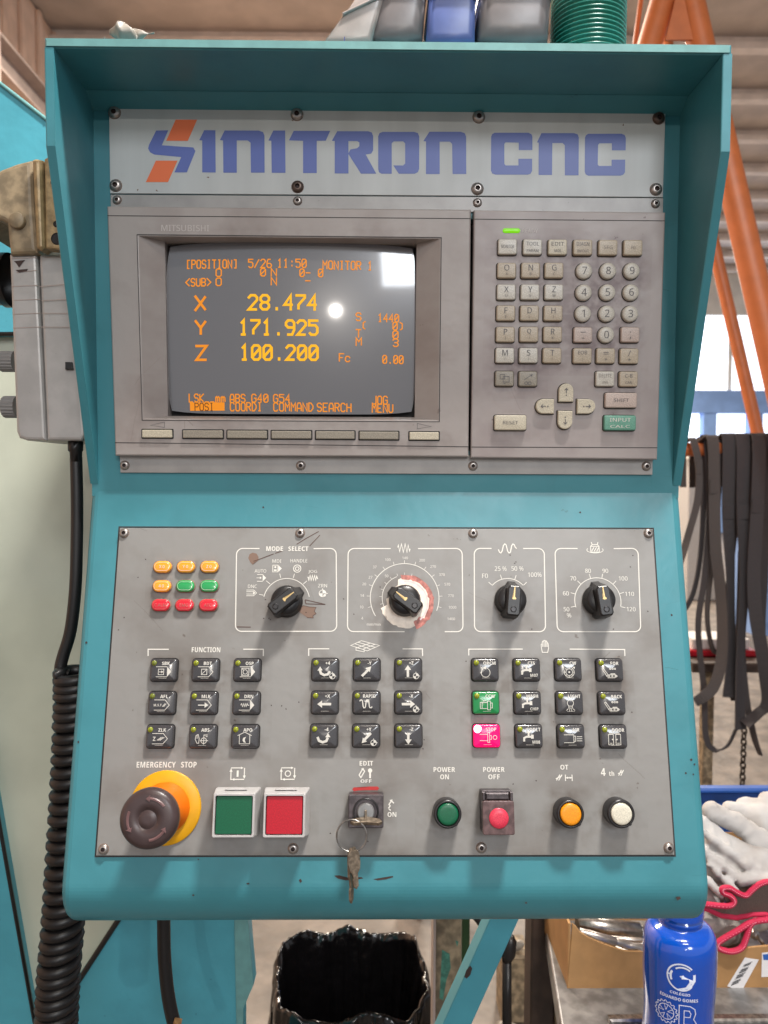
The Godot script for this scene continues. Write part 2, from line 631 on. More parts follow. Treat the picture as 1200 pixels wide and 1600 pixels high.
	mat("purlin", Color(0.90, 0.85, 0.81), 0.7, 0.0, smudge, 0.6)
	mat("cladding", Color(0.93, 0.80, 0.71), 0.7, 0.0, smudge, 0.5)
	mat("beam_grey", Color(0.68, 0.61, 0.58), 0.6, 0.0, smudge, 0.9)
	mat("white_wall", Color(0.90, 0.89, 0.86), 0.8, 0.0, smudge, 0.3)
	mat("blue_wall", Color(0.50, 0.63, 0.84), 0.7, 0.0, smudge, 0.3)
	mat("floor", Color(0.47, 0.43, 0.395), 0.55, 0.0, dirt, 0.83, coarse, 0.25)
	glow("daylight_pane", Color(0.9, 0.93, 1.0), Color(0.93, 0.96, 1.0), 2.2)
	glow("lamp_face", Color.WHITE, Color(1.0, 0.95, 0.88), 3.0)
	mat("bag_black", Color(0.05, 0.045, 0.05), 0.14, 0.0, null, 2.6, crinkle, 0.5)
	mat("bin_grey", Color(0.16, 0.15, 0.15), 0.5)
	mat("rusty", Color(0.60, 0.53, 0.43), 0.7, 0.0, mottle(71, 0.012, 0.66, 1.0, 5), 5.0)
	mat("green_chip", Color(0.28, 0.52, 0.45), 0.6, 0.0, dirt, 12.0)
	mat("dark_green", Color(0.10, 0.22, 0.10), 0.5)
	mat("wood_dark", Color(0.27, 0.21, 0.18), 0.6, 0.0, dirt, 3.0)
	mat("bench_metal", Color(0.66, 0.66, 0.66), 0.35, 0.6, dirt, 4.0)
	mat("cardboard", Color(0.66, 0.50, 0.32), 0.85, 0.0, smudge, 5.0)
	mat("card_inside", Color(0.45, 0.34, 0.22), 0.9)
	mat("label_white", Color(0.86, 0.85, 0.85), 0.6)
	mat("ink", Color(0.12, 0.12, 0.14), 0.6)
	mat("label_blue", Color(0.15, 0.35, 0.65), 0.6)
	mat("bottle_blue", Color(0.03, 0.29, 0.70), 0.14)
	coat("bottle_blue", 1.0, 0.04)
	mat("bottle_print", Color(0.85, 0.88, 0.95), 0.5)
	mat("crate_blue", Color(0.10, 0.30, 0.60), 0.45, 0.0, smudge, 4.0)
	mat("glove", Color(0.74, 0.73, 0.725), 0.85, 0.0, mottle(83, 0.012, 0.70, 1.0, 5), 3.0, coarse, 0.22)
	wear_in(M.glove, grimy(97, [], Color(0.58, 0.46, 0.36), 0.0))
	mat("glove_dirty", Color(0.66, 0.63, 0.60), 0.85, 0.0, dirt, 6.0, orange_peel, 0.15)
	mat("glove_lining", Color(0.42, 0.36, 0.33), 0.9, 0.0, fine, 16.0)
	mat("trim_pink", Color(0.80, 0.14, 0.30), 0.75, 0.0, fine, 60.0)
	mat("stitch", Color(0.90, 0.55, 0.62), 0.8)
	mat("case_clear", Color(0.66, 0.62, 0.60), 0.25, 0.0, smudge, 9.0)
	mat("brand_print", Color(0.735, 0.705, 0.69), 0.5)
	mat("case_grey", Color(0.46, 0.435, 0.435), 0.3, 0.0, smudge, 8.0)
	mat("case_blue", Color(0.34, 0.40, 0.62), 0.3, 0.0, smudge, 8.0)
	mat("hose_green", Color(0.06, 0.45, 0.37), 0.3, 0.0, fine, 12.0)
	mat("hose_rib", Color(0.30, 0.62, 0.56), 0.25)
	mat("bag_clear", Color(0.60, 0.57, 0.53), 0.45, 0.0, dirt, 15.0)
	mat("pen_blue", Color(0.20, 0.25, 0.50), 0.5)


# ---------------------------------------------------------------- console pieces
func at_up(p: Vector2, z := 0.0, turn := 0.0) -> Transform3D:
	return frame_up * Transform3D(Basis(Vector3(0, 0, 1), turn), Vector3(p.x, p.y, z))

func at_low(p: Vector2, z := 0.0, turn := 0.0) -> Transform3D:
	return frame_low * Transform3D(Basis(Vector3(0, 0, 1), turn), Vector3(p.x, p.y, z))

var screws := {}
func screw(parent: Node3D, p: Vector2, z: float, r: float, dark := false) -> void:
	var key := "%.4f%s" % [r, dark]
	if not screws.has(key):
		var head := mesh(0)
		lathe(head, PackedVector2Array([Vector2(r, 0), Vector2(r, r * 0.18), Vector2(r * 0.93, r * 0.36), Vector2(r * 0.78, r * 0.5), Vector2(r * 0.5, r * 0.58), Vector2(r * 0.42, r * 0.58)]), 18, false)
		var well := mesh()
		lathe(well, PackedVector2Array([Vector2(r * 0.42, r * 0.58), Vector2(r * 0.38, r * 0.16)]), 6)
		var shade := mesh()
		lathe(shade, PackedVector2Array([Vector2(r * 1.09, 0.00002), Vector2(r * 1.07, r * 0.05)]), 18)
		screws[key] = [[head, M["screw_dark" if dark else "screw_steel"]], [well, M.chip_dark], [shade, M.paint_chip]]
		var o := put("screw", screws[key], parent, Transform3D(Basis(Vector3(0, 0, 1), r * 9000), Vector3(p.x, p.y, z)))
		screws[key] = o.mesh
		return
	hang("screw", screws[key], parent, Transform3D(Basis(Vector3(0, 0, 1), p.x * 400), Vector3(p.x, p.y, z)))

func cushion(st: SurfaceTool, w: float, h: float, r: float, high: float, bevel: float, dome: float) -> void:
	var rings := [ring(rr(w, h, r), -0.001), ring(rr(w, h, r), high - bevel)]
	for k in [1, 2, 3]:
		var a: float = k * PI / 6
		var d := bevel * (1 - cos(a))
		rings.append(ring(rr(w - 2 * d, h - 2 * d, maxf(r - d, 0.0003)), high - bevel + bevel * sin(a)))
	var iw := w - 2 * bevel
	var ih := h - 2 * bevel
	var ir := maxf(r - bevel, 0.0003)
	if dome > 0:
		for k in [1, 2, 3, 4, 5]:
			var f: float = 1.0 - k * 0.19
			rings.append(ring(rr(iw * f, ih * f, ir * f), high + dome * (1 - f * f)))
		loft(st, rings)
		cap(st, rr(iw * 0.05, ih * 0.05, ir * 0.05), high + dome * 0.9975)
	else:
		loft(st, rings)
		cap(st, rr(iw, ih, ir), high)

# one key of the keypad: a cap and its legend, made as one mesh under the keypad unit
func keypad_key(unit: Node3D, p: Vector2, w: float, h: float, kind: String, shape: String, upper: String, lower: String, faint := false) -> void:
	var st := mesh(0)
	var well := mesh()
	if shape == "round":
		lathe(st, PackedVector2Array([Vector2(w / 2, -0.001), Vector2(w / 2, 0.0024), Vector2(w / 2 - 0.0003, 0.0032), Vector2(w / 2 - 0.001, 0.0037), Vector2(w / 2 - 0.003, 0.0038)]), 28)
		lathe(well, PackedVector2Array([Vector2(w / 2 + 0.0007, -0.0002), Vector2(w / 2 + 0.0006, 0.0001)]), 28)
	elif shape.begins_with("arrow"):
		var o := PackedVector2Array()
		var q := rr(w, h, 0.0012)
		o = arc(Vector2(0, h / 2 - w / 2), w / 2, 0, 180, 12)
		o.append_array(PackedVector2Array([Vector2(-w / 2, -h / 2), Vector2(w / 2, -h / 2)]))
		var a := float(shape.get_slice(" ", 1)) * PI / 180
		st.set_smooth_group(-1)
		slab(st, shift(o, Vector2.ZERO, a), -0.001, 0.0036, 0.0008, false)
		slab(well, shift(inset(o, -0.0006), Vector2.ZERO, a), -0.0002, 0.0001, 0.0, false)
	else:
		cushion(st, w, h, 0.0016, 0.0036, 0.0009, 0.0)
		slab(well, rr(w + 0.0013, h + 0.0013, 0.002), -0.0002, 0.0001, 0.0, false)
	var ink := mesh()
	var z := 0.00395 if shape == "round" else 0.0038
	if shape.begins_with("arrow"):
		var a := float(shape.get_slice(" ", 1)) * PI / 180
		var turned := mesh()
		for l in ["p 0 -1 0 5", "p -2.2 2.6 0 5 2.2 2.6"]:
			var n: PackedStringArray = l.split(" ")
			var pts := PackedVector2Array()
			for k in range(1, n.size(), 2):
				pts.append((Vector2(float(n[k]), float(n[k + 1])) * 0.00065).rotated(a))
			stroke(ink, pts, 0.0006, z + 0.00002 * n.size())
		fill(ink, shift(disc(0.0006, 8), Vector2(0, -0.0022).rotated(a)), z)
	elif upper.begins_with("#"):
		pictogram(ink, upper.substr(1), Vector2.ZERO, 0.0004, 0.0004, z)
	elif upper:
		var two := lower != "" and shape != "round"
		var long := upper.length() > 2
		if not two:
			text(ink, upper, Vector2.ZERO, 0.0058 if upper.length() == 1 else 0.0027, z, minf(w * 0.66, 0.0024 * upper.length()) if long else 0.0)
		else:
			var hu := 0.0029 if long else 0.0046
			if upper in ["-", "=", "."]:
				text(ink, upper, Vector2(0, h * 0.16), 0.0005 if upper == "-" else 0.0018 if upper == "=" else 0.0009, z, 0.0042 if upper != "." else 0.0009)
			else:
				text(ink, upper, Vector2(0, h * 0.17 if not long else h * 0.2), hu, z, w * 0.66 if long and upper.length() > 3 else 0.0)
			text(ink, lower, Vector2(0, -h * 0.24), 0.0021, z, w * 0.62 if lower.length() > 3 else 0.0)
	var layers := [[st, M[kind]], [well, M.dark_gap]]
	if upper or shape.begins_with("arrow"):
		layers.append([ink, M["worn_print" if kind == "key_green" else "legend_faint" if faint else "legend"]])
	put("key", layers, unit, Transform3D(Basis(), Vector3(p.x, p.y, 0.009)))

func function_button(p: Vector2, w: float, h: float, cap_kind: String, lamp: String, word: String, art: String, off_x := 0.0) -> void:
	var st := mesh(0)
	cushion(st, w, h, 0.0022, 0.0042, 0.0012, 0.0011)
	var well := mesh()
	slab(well, rr(w + 0.0016, h + 0.0016, 0.003), 0.00003, 0.0003, 0.0, false)
	var o := put("function_button", [[st, M[cap_kind]], [well, M.dark_gap]], console, at_low(p, 0.002), "")
	var pic := mesh()
	var R := 0.062
	text(pic, word, Vector2(0.0022 + off_x, h * 0.30), 0.0025, 0.00555, 0.0, true, R)
	pictogram(pic, art, Vector2.ZERO, 0.00046, 0.00045, 0.00557, R)
	pictogram(pic, "p -6 -13.4 7 -13.4", Vector2.ZERO, 0.00046, 0.00018, 0.0057, R)
	put("symbol", [[pic, M["worn_print" if cap_kind != "cap_lit" else "worn_pink"]]], o)
	var lp := mesh(0)
	var r := 0.0021 if lamp != "lamp_lit" else 0.0030
	lathe(lp, PackedVector2Array([Vector2(r, -0.001), Vector2(r, 0.0004), Vector2(r * 0.8, 0.0010), Vector2(r * 0.4, 0.0013), Vector2(r * 0.1, 0.0014)]), 14)
	var dot := mesh()
	lathe(dot, PackedVector2Array([Vector2(r * 0.28, 0.0012), Vector2(r * 0.22, 0.00155)]), 8)
	put("indicator_lamp", [[lp, M[lamp]], [dot, M["lamp_olive_dark" if lamp != "lamp_lit" else "lamp_lit"]]], o, Transform3D(Basis(), Vector3(-w * 0.34, h * 0.31, 0.0042)))
	if cap_kind == "cap_lit":
		o.set_meta("label", "magenta lit stop button with its lamp glowing")
	elif cap_kind == "cap_green":
		o.set_meta("label", "green function button")

func dial_knob(p: Vector2, turn: float, high := 0.019) -> void:
	var skirt := mesh(0)
	lathe(skirt, PackedVector2Array([Vector2(0.0125, 0), Vector2(0.0125, 0.0035), Vector2(0.0118, 0.0045), Vector2(0.0112, 0.0100), Vector2(0.0104, 0.0112), Vector2(0.006, 0.0116)]), 32)
	var o := put("dial_knob", [[skirt, M.knob_black]], console, at_low(p, 0.002, turn))
	# the grip runs along +y, its pointed toe low on the plate
	var foot := PackedVector2Array([Vector2(-0.0045, -0.0145), Vector2(0.0045, -0.0145), Vector2(0.0066, -0.0125), Vector2(0.0066, 0.0085), Vector2(0.0030, 0.0150), Vector2(-0.0030, 0.0150), Vector2(-0.0066, 0.0085), Vector2(-0.0066, -0.0125)])
	var neck := PackedVector2Array([Vector2(-0.0045, -0.0145), Vector2(0.0045, -0.0145), Vector2(0.0066, -0.0125), Vector2(0.0066, 0.0080), Vector2(0.0028, 0.0135), Vector2(-0.0028, 0.0135), Vector2(-0.0066, 0.0080), Vector2(-0.0066, -0.0125)])
	var head := PackedVector2Array([Vector2(-0.0040, -0.0135), Vector2(0.0040, -0.0135), Vector2(0.0054, -0.0115), Vector2(0.0054, 0.0075), Vector2(0.0036, 0.0100), Vector2(-0.0036, 0.0100), Vector2(-0.0054, 0.0075), Vector2(-0.0054, -0.0115)])
	var grip := mesh()
	loft(grip, [ring(foot, 0.0005), ring(neck, 0.0045), ring(head, high - 0.0012), ring(inset(head, 0.0005), high - 0.0004), ring(inset(head, 0.0012), high)])
	cap(grip, inset(head, 0.0012), high)
	var g := put("grip", [[grip, M.knob_black]], o)
	var line := mesh()
	fill(line, PackedVector2Array([Vector2(-0.0003, 0.0092), Vector2(0.0003, 0.0092), Vector2(0.0005, 0.0012), Vector2(0.0016, -0.0002), Vector2(0.0010, -0.0009), Vector2(-0.0010, -0.0009), Vector2(-0.0016, -0.0002), Vector2(-0.0005, 0.0012)]), high + 0.00012)
	put("pointer_mark", [[line, M.pointer_gold]], o)
	var hole := mesh()
	lathe(hole, PackedVector2Array([Vector2(0.0024, high + 0.0001), Vector2(0.0019, high + 0.0005), Vector2(0.0017, high + 0.0001)]), 16)
	put("set_screw", [[hole, M.ring_dark]], o, Transform3D(Basis(), Vector3(0, -0.0085, 0)))

func round_button(p: Vector2, lens: String) -> void:
	var rim := mesh(0)
	lathe(rim, PackedVector2Array([Vector2(0.0103, 0), Vector2(0.0103, 0.0115), Vector2(0.0099, 0.0128), Vector2(0.0090, 0.0133), Vector2(0.0083, 0.0130), Vector2(0.0080, 0.0115)]), 36, false)
	var o := put("round_button", [[rim, M.ring_dark]], console, at_low(p, 0.002))
	var face := mesh(0)
	lathe(face, PackedVector2Array([Vector2(0.0078, 0.002), Vector2(0.0078, 0.0131), Vector2(0.0076, 0.0138), Vector2(0.0071, 0.0142), Vector2(0.0064, 0.0144), Vector2(0.0045, 0.01448), Vector2(0.0005, 0.0145)]), 32)
	put("button_lens", [[face, M[lens]]], o)
	var pin := mesh()
	box(pin, Vector3(0, -0.0094, 0.0120), Vector3(0.002, 0.0014, 0.004), 0.0003)
	put("locating_tab", [[pin, M.ring_dark]], o, Transform3D(Basis(Vector3(0, 0, 1), 0.7)))

func square_button(p: Vector2, lens: String) -> void:
	var st := mesh()
	var w := 0.0335
	var q := func(s: float) -> PackedVector2Array: return rr(s, s, 0.001, 2)
	loft(st, [ring(q.call(w), 0), ring(q.call(w), 0.004), ring(q.call(w - 0.0030), 0.0186), ring(q.call(w - 0.0038), 0.0193), ring(q.call(w - 0.0062), 0.0193), ring(q.call(w - 0.0062), 0.010)])
	var o := put("square_button", [[st, M.grey_plastic]], console, at_low(p, 0.002))
	var well := mesh()
	slab(well, q.call(w - 0.0058), 0.0095, 0.0100, 0.0)
	put("button_well", [[well, M.dark_gap]], o)
	var face := mesh()
	slab(face, q.call(w - 0.0074), 0.0100, 0.0180, 0.0004)
	put("button_lens", [[face, M[lens]]], o)
	var clip := mesh()
	box(clip, Vector3(0, w / 2 + 0.0002, 0.011), Vector3(0.016, 0.0008, 0.004), 0.0002)
	put("catch", [[clip, M.grey_plastic]], o)

func oval_lamp(p: Vector2, lens: String, word: String) -> void:
	var rim := mesh(0)
	var a := rr(0.0158, 0.0106, 0.0052, 8)
	loft(rim, [ring(a, 0), ring(a, 0.0006), ring(inset(a, 0.0007), 0.0008)])
	cap(rim, inset(a, 0.0007), 0.0008)
	var o := put("oval_lamp", [[rim, M.paint_chip]], console, at_low(p, 0.002))
	var face := mesh(0)
	cushion(face, 0.0142, 0.0092, 0.0044, 0.0034, 0.0012, 0.0004)
	put("lamp_lens", [[face, M[lens]]], o)
	var t := mesh()
	var edge := inset(rr(0.0142, 0.0092, 0.0044, 8), 0.0014)
	stroke(t, edge, 0.0002, 0.0040, true)
	if word:
		text(t, word, Vector2.ZERO, 0.0024, 0.0041)
	put("lamp_print", [[t, M["pale_print" if lens != "lens_red" else "worn_red"]]], o)

# a rounded printed box with openings along the top and the bottom edge
func print_box(st: SurfaceTool, c: PackedVector2Array, r: float, gap0: float, gap1: float, bgap0 := 0.0, bgap1 := 0.0) -> void:
	var z := 0.00216
	var w := 0.0008
	var tl := c[0]
	var t_r := c[1]
	var br := c[2]
	var bl := c[3]
	var side := func(corner: Vector2, a0: float, a1: float) -> PackedVector2Array: return arc(corner, r, a0, a1, 6)
	var right := PackedVector2Array([Vector2(gap1, tl.y)])
	right.append_array(side.call(t_r + Vector2(-r, -r), 90.0, 0.0))
	right.append_array(side.call(br + Vector2(-r, r), 0.0, -90.0))
	var left := PackedVector2Array([Vector2(gap0, tl.y)])
	left.append_array(side.call(tl + Vector2(r, -r), 90.0, 180.0))
	left.append_array(side.call(bl + Vector2(r, r), 180.0, 270.0))
	if bgap1 > bgap0:
		right.append(Vector2(bgap1, br.y))
		left.append(Vector2(bgap0, bl.y))
		stroke(st, right, w, z)
	else:
		left.reverse()
		right.append_array(left)
		stroke(st, right, w, z)
		return
	stroke(st, left, w, z)

func dial_scale(st: SurfaceTool, c: Vector2, r: float, a0: float, a1: float, ticks: Array) -> void:
	stroke(st, arc(c, r, a0, a1, 36), 0.00055, 0.00216)
	for t in ticks:
		var d := Vector2.from_angle(deg_to_rad(t))
		stroke(st, PackedVector2Array([c + d * (r + 0.0004), c + d * (r + 0.0038)]), 0.0005, 0.00218)


# ---------------------------------------------------------------- soft shapes: capsules joined smoothly and meshed as surface nets
func soft(st: SurfaceTool, caps: Array, cell: float, blend: float, wrinkle := 0.0, seed_ := 1) -> void:
	var lo := Vector3.ONE * 1e9
	var hi := -lo
	for c in caps:
		for e in 2:
			lo = lo.min(c[e] - Vector3.ONE * (c[2 + e] + blend))
			hi = hi.max(c[e] + Vector3.ONE * (c[2 + e] + blend))
	var f := FastNoiseLite.new()
	f.seed = seed_
	f.frequency = 14.0
	f.fractal_octaves = 3
	var nx := int((hi.x - lo.x) / cell) + 2
	var ny := int((hi.y - lo.y) / cell) + 2
	var nz := int((hi.z - lo.z) / cell) + 2
	var v := PackedFloat32Array()
	v.resize(nx * ny * nz)
	for k in nz:
		for j in ny:
			for i in nx:
				var p := lo + Vector3(i, j, k) * cell
				var d := 1e9
				for c in caps:
					var ab: Vector3 = c[1] - c[0]
					var t := clampf((p - c[0]).dot(ab) / maxf(ab.length_squared(), 1e-9), 0, 1)
					var e: float = (p - c[0] - ab * t).length() - lerpf(c[2], c[3], t)
					var h := clampf(0.5 + 0.5 * (d - e) / blend, 0, 1)
					d = lerpf(d, e, h) - blend * h * (1 - h) if d < 1e8 else e
				if wrinkle > 0 and absf(d) < 0.03:
					d += wrinkle * (absf(f.get_noise_3d(p.x * 0.9 + p.y * 0.9, (p.y - p.x) * 1.5, p.z * 1.3)) * 2.6 - 0.5)
				v[i + nx * (j + ny * k)] = d
	var at := {}
	for k in nz - 1:
		for j in ny - 1:
			for i in nx - 1:
				var sum := Vector3.ZERO
				var n := 0
				for e in [[0, 1], [0, 2], [0, 4], [1, 3], [1, 5], [2, 3], [2, 6], [3, 7], [4, 5], [4, 6], [5, 7], [6, 7]]:
					var a := Vector3(e[0] & 1, e[0] >> 1 & 1, e[0] >> 2)
					var b := Vector3(e[1] & 1, e[1] >> 1 & 1, e[1] >> 2)
					var va := v[i + int(a.x) + nx * (j + int(a.y) + ny * (k + int(a.z)))]
					var vb := v[i + int(b.x) + nx * (j + int(b.y) + ny * (k + int(b.z)))]
					if (va < 0) != (vb < 0):
						sum += a.lerp(b, va / (va - vb))
						n += 1
				if n:
					at[i + nx * (j + ny * k)] = lo + (Vector3(i, j, k) + sum / n) * cell
	var step := [1, nx, nx * ny]
	for key in at:
		for axis in 3:
			var s1: int = step[(axis + 1) % 3]
			var s2: int = step[(axis + 2) % 3]
			var up: int = key + step[axis]
			if up >= v.size() or (v[key] < 0) == (v[up] < 0):
				continue
			if not (at.has(key - s1) and at.has(key - s2) and at.has(key - s1 - s2)):
				continue
			if v[key] < 0:
				quad(st, at[key - s1 - s2], at[key - s2], at[key], at[key - s1])
			else:
				quad(st, at[key - s1 - s2], at[key - s1], at[key], at[key - s2])

func flat(s: String) -> PackedVector2Array:
	var out := PackedVector2Array()
	for v in P3(s):
		out.append(Vector2(v.x, v.y))
	return out

# a flat print bent round an upright cylinder of that radius
func wrapped(st: SurfaceTool, r: float) -> SurfaceTool:
	var a := st.commit_to_arrays()
	var out := mesh(0)
	for v in a[Mesh.ARRAY_VERTEX]:
		out.add_vertex(Vector3(sin(v.x / r) * (r + v.z), v.y, cos(v.x / r) * (r + v.z)))
	return out

func _ready() -> void:
	rng.seed = 7
	# camera
	var cam := Camera3D.new()
	cam.name = "camera"
	cam.transform = Transform3D(Basis(Vector3.UP, -0.01185) * Basis(Vector3.RIGHT, -0.04716) * Basis(Vector3.BACK, 0.00349), Vector3(-0.00960, 1.40770, 0.63182))
	cam.near = 0.02
	cam.far = 120.0
	var lens := CameraAttributesPhysical.new()
	lens.frustum_focal_length = 18.13500
	lens.frustum_focus_distance = 0.62
	lens.exposure_aperture = 8.0
	lens.frustum_near = 0.02
	lens.frustum_far = 120.0
	cam.attributes = lens
	cam.fov = 66.98552
	add_child(cam)
	cam.make_current()
	# the dim, pale hall all round
	var world := WorldEnvironment.new()
	world.name = "world"
	var env := Environment.new()
	env.background_mode = Environment.BG_COLOR
	env.background_color = Color(0.80, 0.81, 0.83)
	env.tonemap_mode = Environment.TONE_MAPPER_LINEAR
	env.tonemap_exposure = 0.88
	env.sdfgi_enabled = true
	env.ssao_enabled = true
	env.ssil_enabled = true
	world.environment = env
	add_child(world)
	# work lamp overhead, window behind the photographer, and the phone's own small light
	var aim := func(o: Node3D, from: Vector3, to: Vector3) -> void:
		o.look_at_from_position(from, to, Vector3(0.1, 0.2, 1).normalized() if absf((to - from).normalized().y) > 0.9 else Vector3.UP)
	var key := AreaLight3D.new()
	key.name = "work_lamp_light"
	key.area_size = Vector2(0.24, 0.12)
	key.light_energy = 6.5
	key.light_color = Color(1.0, 0.98, 0.955)
	key.shadow_enabled = true
	key.area_range = 40.0
	add_child(key)
	aim.call(key, Vector3(0.41, 2.96, 0.38), Vector3(0.0, 1.2, 0.08))
	var win := AreaLight3D.new()
	win.name = "rear_window_light"
	win.area_size = Vector2(1.3, 1.3)
	win.light_energy = 12.0
	win.light_color = Color(0.96, 0.98, 1.0)
	win.shadow_enabled = true
	win.area_range = 60.0
	add_child(win)
	aim.call(win, Vector3(1.62, 4.20, 5.9), Vector3(0.0, 1.4, 0.0))
	var bulb := OmniLight3D.new()
	bulb.name = "pendant_lamp_light"
	bulb.light_energy = 2.9
	bulb.light_size = 0.032
	bulb.light_color = Color(1.0, 0.97, 0.93)
	bulb.shadow_enabled = true
	bulb.omni_range = 40.0
	bulb.omni_attenuation = 2.0
	bulb.position = Vector3(0.09, 2.80, 5.2)
	add_child(bulb)
	var hall_lamps := [[Vector3(2.5, 6.0, -9.0), 90.0], [Vector3(3.5, 4.5, -15.5), 120.0], [Vector3(-1.8, 5.6, -5.0), 70.0], [Vector3(0.5, 5.7, 3.4), 7.0]]
	for h in hall_lamps:
		var l := AreaLight3D.new()
		l.name = numbered("hall_lamp_light")
		l.area_size = Vector2(1.4, 0.5)
		l.light_energy = h[1]
		l.light_color = Color(1.0, 0.95, 0.88)
		l.shadow_enabled = true
		l.area_range = 60.0
		add_child(l)
		aim.call(l, h[0], h[0] + Vector3(0.001, -1, 0))

	for b in [["plain", 400], ["bold", 700]]:
		var f := SystemFont.new()
		f.font_names = PackedStringArray(["Droid Sans"])
		f.font_weight = b[1]
		fonts[b[0]] = f
	make_materials()
	build_hall(hall_lamps, key, win, bulb.position)
	build_console()
	build_neighbours()
	build_bench()


# ---------------------------------------------------------------- the hall
func build_hall(hall_lamps: Array, key: Node3D, win: Node3D, bulb: Vector3) -> void:
	var st := mesh()
	quad(st, Vector3(-12, 0, 8), Vector3(14, 0, 8), Vector3(14, 0, -30), Vector3(-12, 0, -30))
	setting("floor", [[st, M.floor]])
	var roof := setting("roof", [[_boxes([[Vector3(3, 6.55, -9), Vector3(22, 0.1, 34)]]), M.roof]])
	for k in 10:
		var z := 0.632 - 8.0 - 1.2 * k
		put("purlin", [[_boxes([[Vector3(3, 6.45, z), Vector3(21.6, 0.108, 0.07)], [Vector3(3, 6.36, z + 0.05), Vector3(21.6, 0.07, 0.15)]]), M.purlin]], roof)
	var wall := setting("side_wall", [[_boxes([[Vector3(-3.75, 3.24, -9), Vector3(0.06, 6.48, 26)]]), M.cladding]])
	for k in 36:
		put("cladding_rib", [[_boxes([[Vector3(-3.71, 3.24, -1.0 - 0.42 * k), Vector3(0.05, 6.46, 0.13)]], 0.02), M.cladding]], wall)
	var beam := put("steel_beam", [[_boxes([[Vector3(-3.5, 5.35, -8), Vector3(0.26, 0.03, 24)], [Vector3(-3.5, 5.05, -8), Vector3(0.26, 0.03, 24)], [Vector3(-3.52, 5.2, -8), Vector3(0.02, 0.28, 24)]]), M.beam_grey]], wall)
	beam.set_meta("label", "grey steel beam along the side wall")
	for k in 3:
		put("steel_post", [[_boxes([[Vector3(-3.46, 3.2, -6.3 - 5.0 * k), Vector3(0.3, 6.36, 0.2)]], 0.01), M.beam_grey]], wall)
	# far end: pale wall, blue bands, bright windows
	var z := -18.6
	var far := setting("end_wall", [[_boxes([[Vector3(3, 5.95, z - 0.15), Vector3(22, 1.1, 0.3)], [Vector3(3, 0.75, z - 0.15), Vector3(22, 1.5, 0.3)], [Vector3(-3, 3.4, z - 0.15), Vector3(10, 3.9, 0.3)]]), M.white_wall]])
	put("blue_band", [[_boxes([[Vector3(8, 3.25, z + 0.06), Vector3(12, 0.55, 0.3)], [Vector3(8, 0.62, z + 0.04), Vector3(12, 1.2, 0.2)]]), M.blue_wall]], far)
	for k in 6:
		put("blue_column", [[_boxes([[Vector3(7.1 + k * 1.15, 2.25, z + 0.02), Vector3(0.32, 1.5, 0.3)]]), M.blue_wall]], far)
		var o := put("window_pane", [[_boxes([[Vector3(7.67 + k * 1.15, 2.27, z - 0.1), Vector3(0.83, 1.42, 0.04)]]), M.daylight_pane]], far)
	put("window_pane", [[_boxes([[Vector3(8.0, 4.5, z - 0.12), Vector3(12, 1.9, 0.05)]]), M.daylight_pane]], far)
	for k in 5:
		put("window_bar", [[_boxes([[Vector3(4.6 + k * 2.1, 4.5, z - 0.05), Vector3(0.09, 1.9, 0.06)]]), M.white_wall]], far)
	var cabinet := thing("grey_cabinet", "pale grey cabinet standing on the floor far behind the hanging straps", "cabinet", Vector3(3.7088, 0.4011, -8.2873) * Vector3(1, 0, 1))
	wput("cabinet_body", [[_boxes([[Vector3(3.7071, 0.9960, -8.3154) * Vector3(1, 0, 1) + Vector3(0, 0.8, 0), Vector3(0.35, 1.6, 0.5)]], 0.01), M.grey_plastic]], cabinet)
	wput("cabinet_top", [[_boxes([[Vector3(3.7071, 0.9960, -8.3154) * Vector3(1, 0, 1) + Vector3(0, 1.62, 0), Vector3(0.4, 0.04, 0.55)]], 0.01), M.white_wall]], cabinet)
	var chest := thing("blue_tool_chest", "blue steel tool chest low on the far floor at the right edge", "tool chest", Vector3(3.4904, 0.6269, -6.2981) * Vector3(1, 0, 1))
	var cp := Vector3(3.5180, 1.0897, -6.3197) * Vector3(1, 0, 1)
	wput("chest_body", [[_boxes([[cp + Vector3(0.1, 0.55, 0), Vector3(0.5, 1.1, 0.5)]], 0.01), M.blue_wall]], chest)
	for k in 3:
		wput("drawer", [[_boxes([[cp + Vector3(0.1, 0.25 + 0.3 * k, 0.255), Vector3(0.44, 0.26, 0.02)]], 0.006), M.blue_wall]], chest)
	# a trestle table in the middle distance
	var tt := thing("trestle_table", "steel trestle table with a dark top seen through the hanging straps", "table", Vector3(1.4146, 0.2419, -2.3999) * Vector3(1, 0, 1))
	var tp := Vector3(1.4389, 0.7030, -2.4214)
	wput("table_top", [[_boxes([[tp + Vector3(0.1, 0, 0), Vector3(0.75, 0.035, 0.5)]], 0.005), M.wood_dark]], tt)
	for s in [[-0.20, 0.2], [0.38, 0.2], [-0.20, -0.2], [0.38, -0.2]]:
		wput("leg", [[_boxes([[Vector3(tp.x + s[0], tp.y / 2 - 0.01, tp.z + s[1]), Vector3(0.04, tp.y - 0.02, 0.04)]], 0.004), M.rusty]], tt)
	var tray := thing("red_tray", "shallow red tray with pale papers on the trestle table", "tray", tp + Vector3(-0.12, 0.018, 0.05))
	wput("tray_base", [[_boxes([[tp + Vector3(-0.12, 0.03, 0.05), Vector3(0.26, 0.024, 0.2)]], 0.005), M.button_red]], tray)
	wput("papers", [[_boxes([[tp + Vector3(-0.12, 0.062, 0.05), Vector3(0.22, 0.04, 0.16)]], 0.004), M.label_white]], tray)
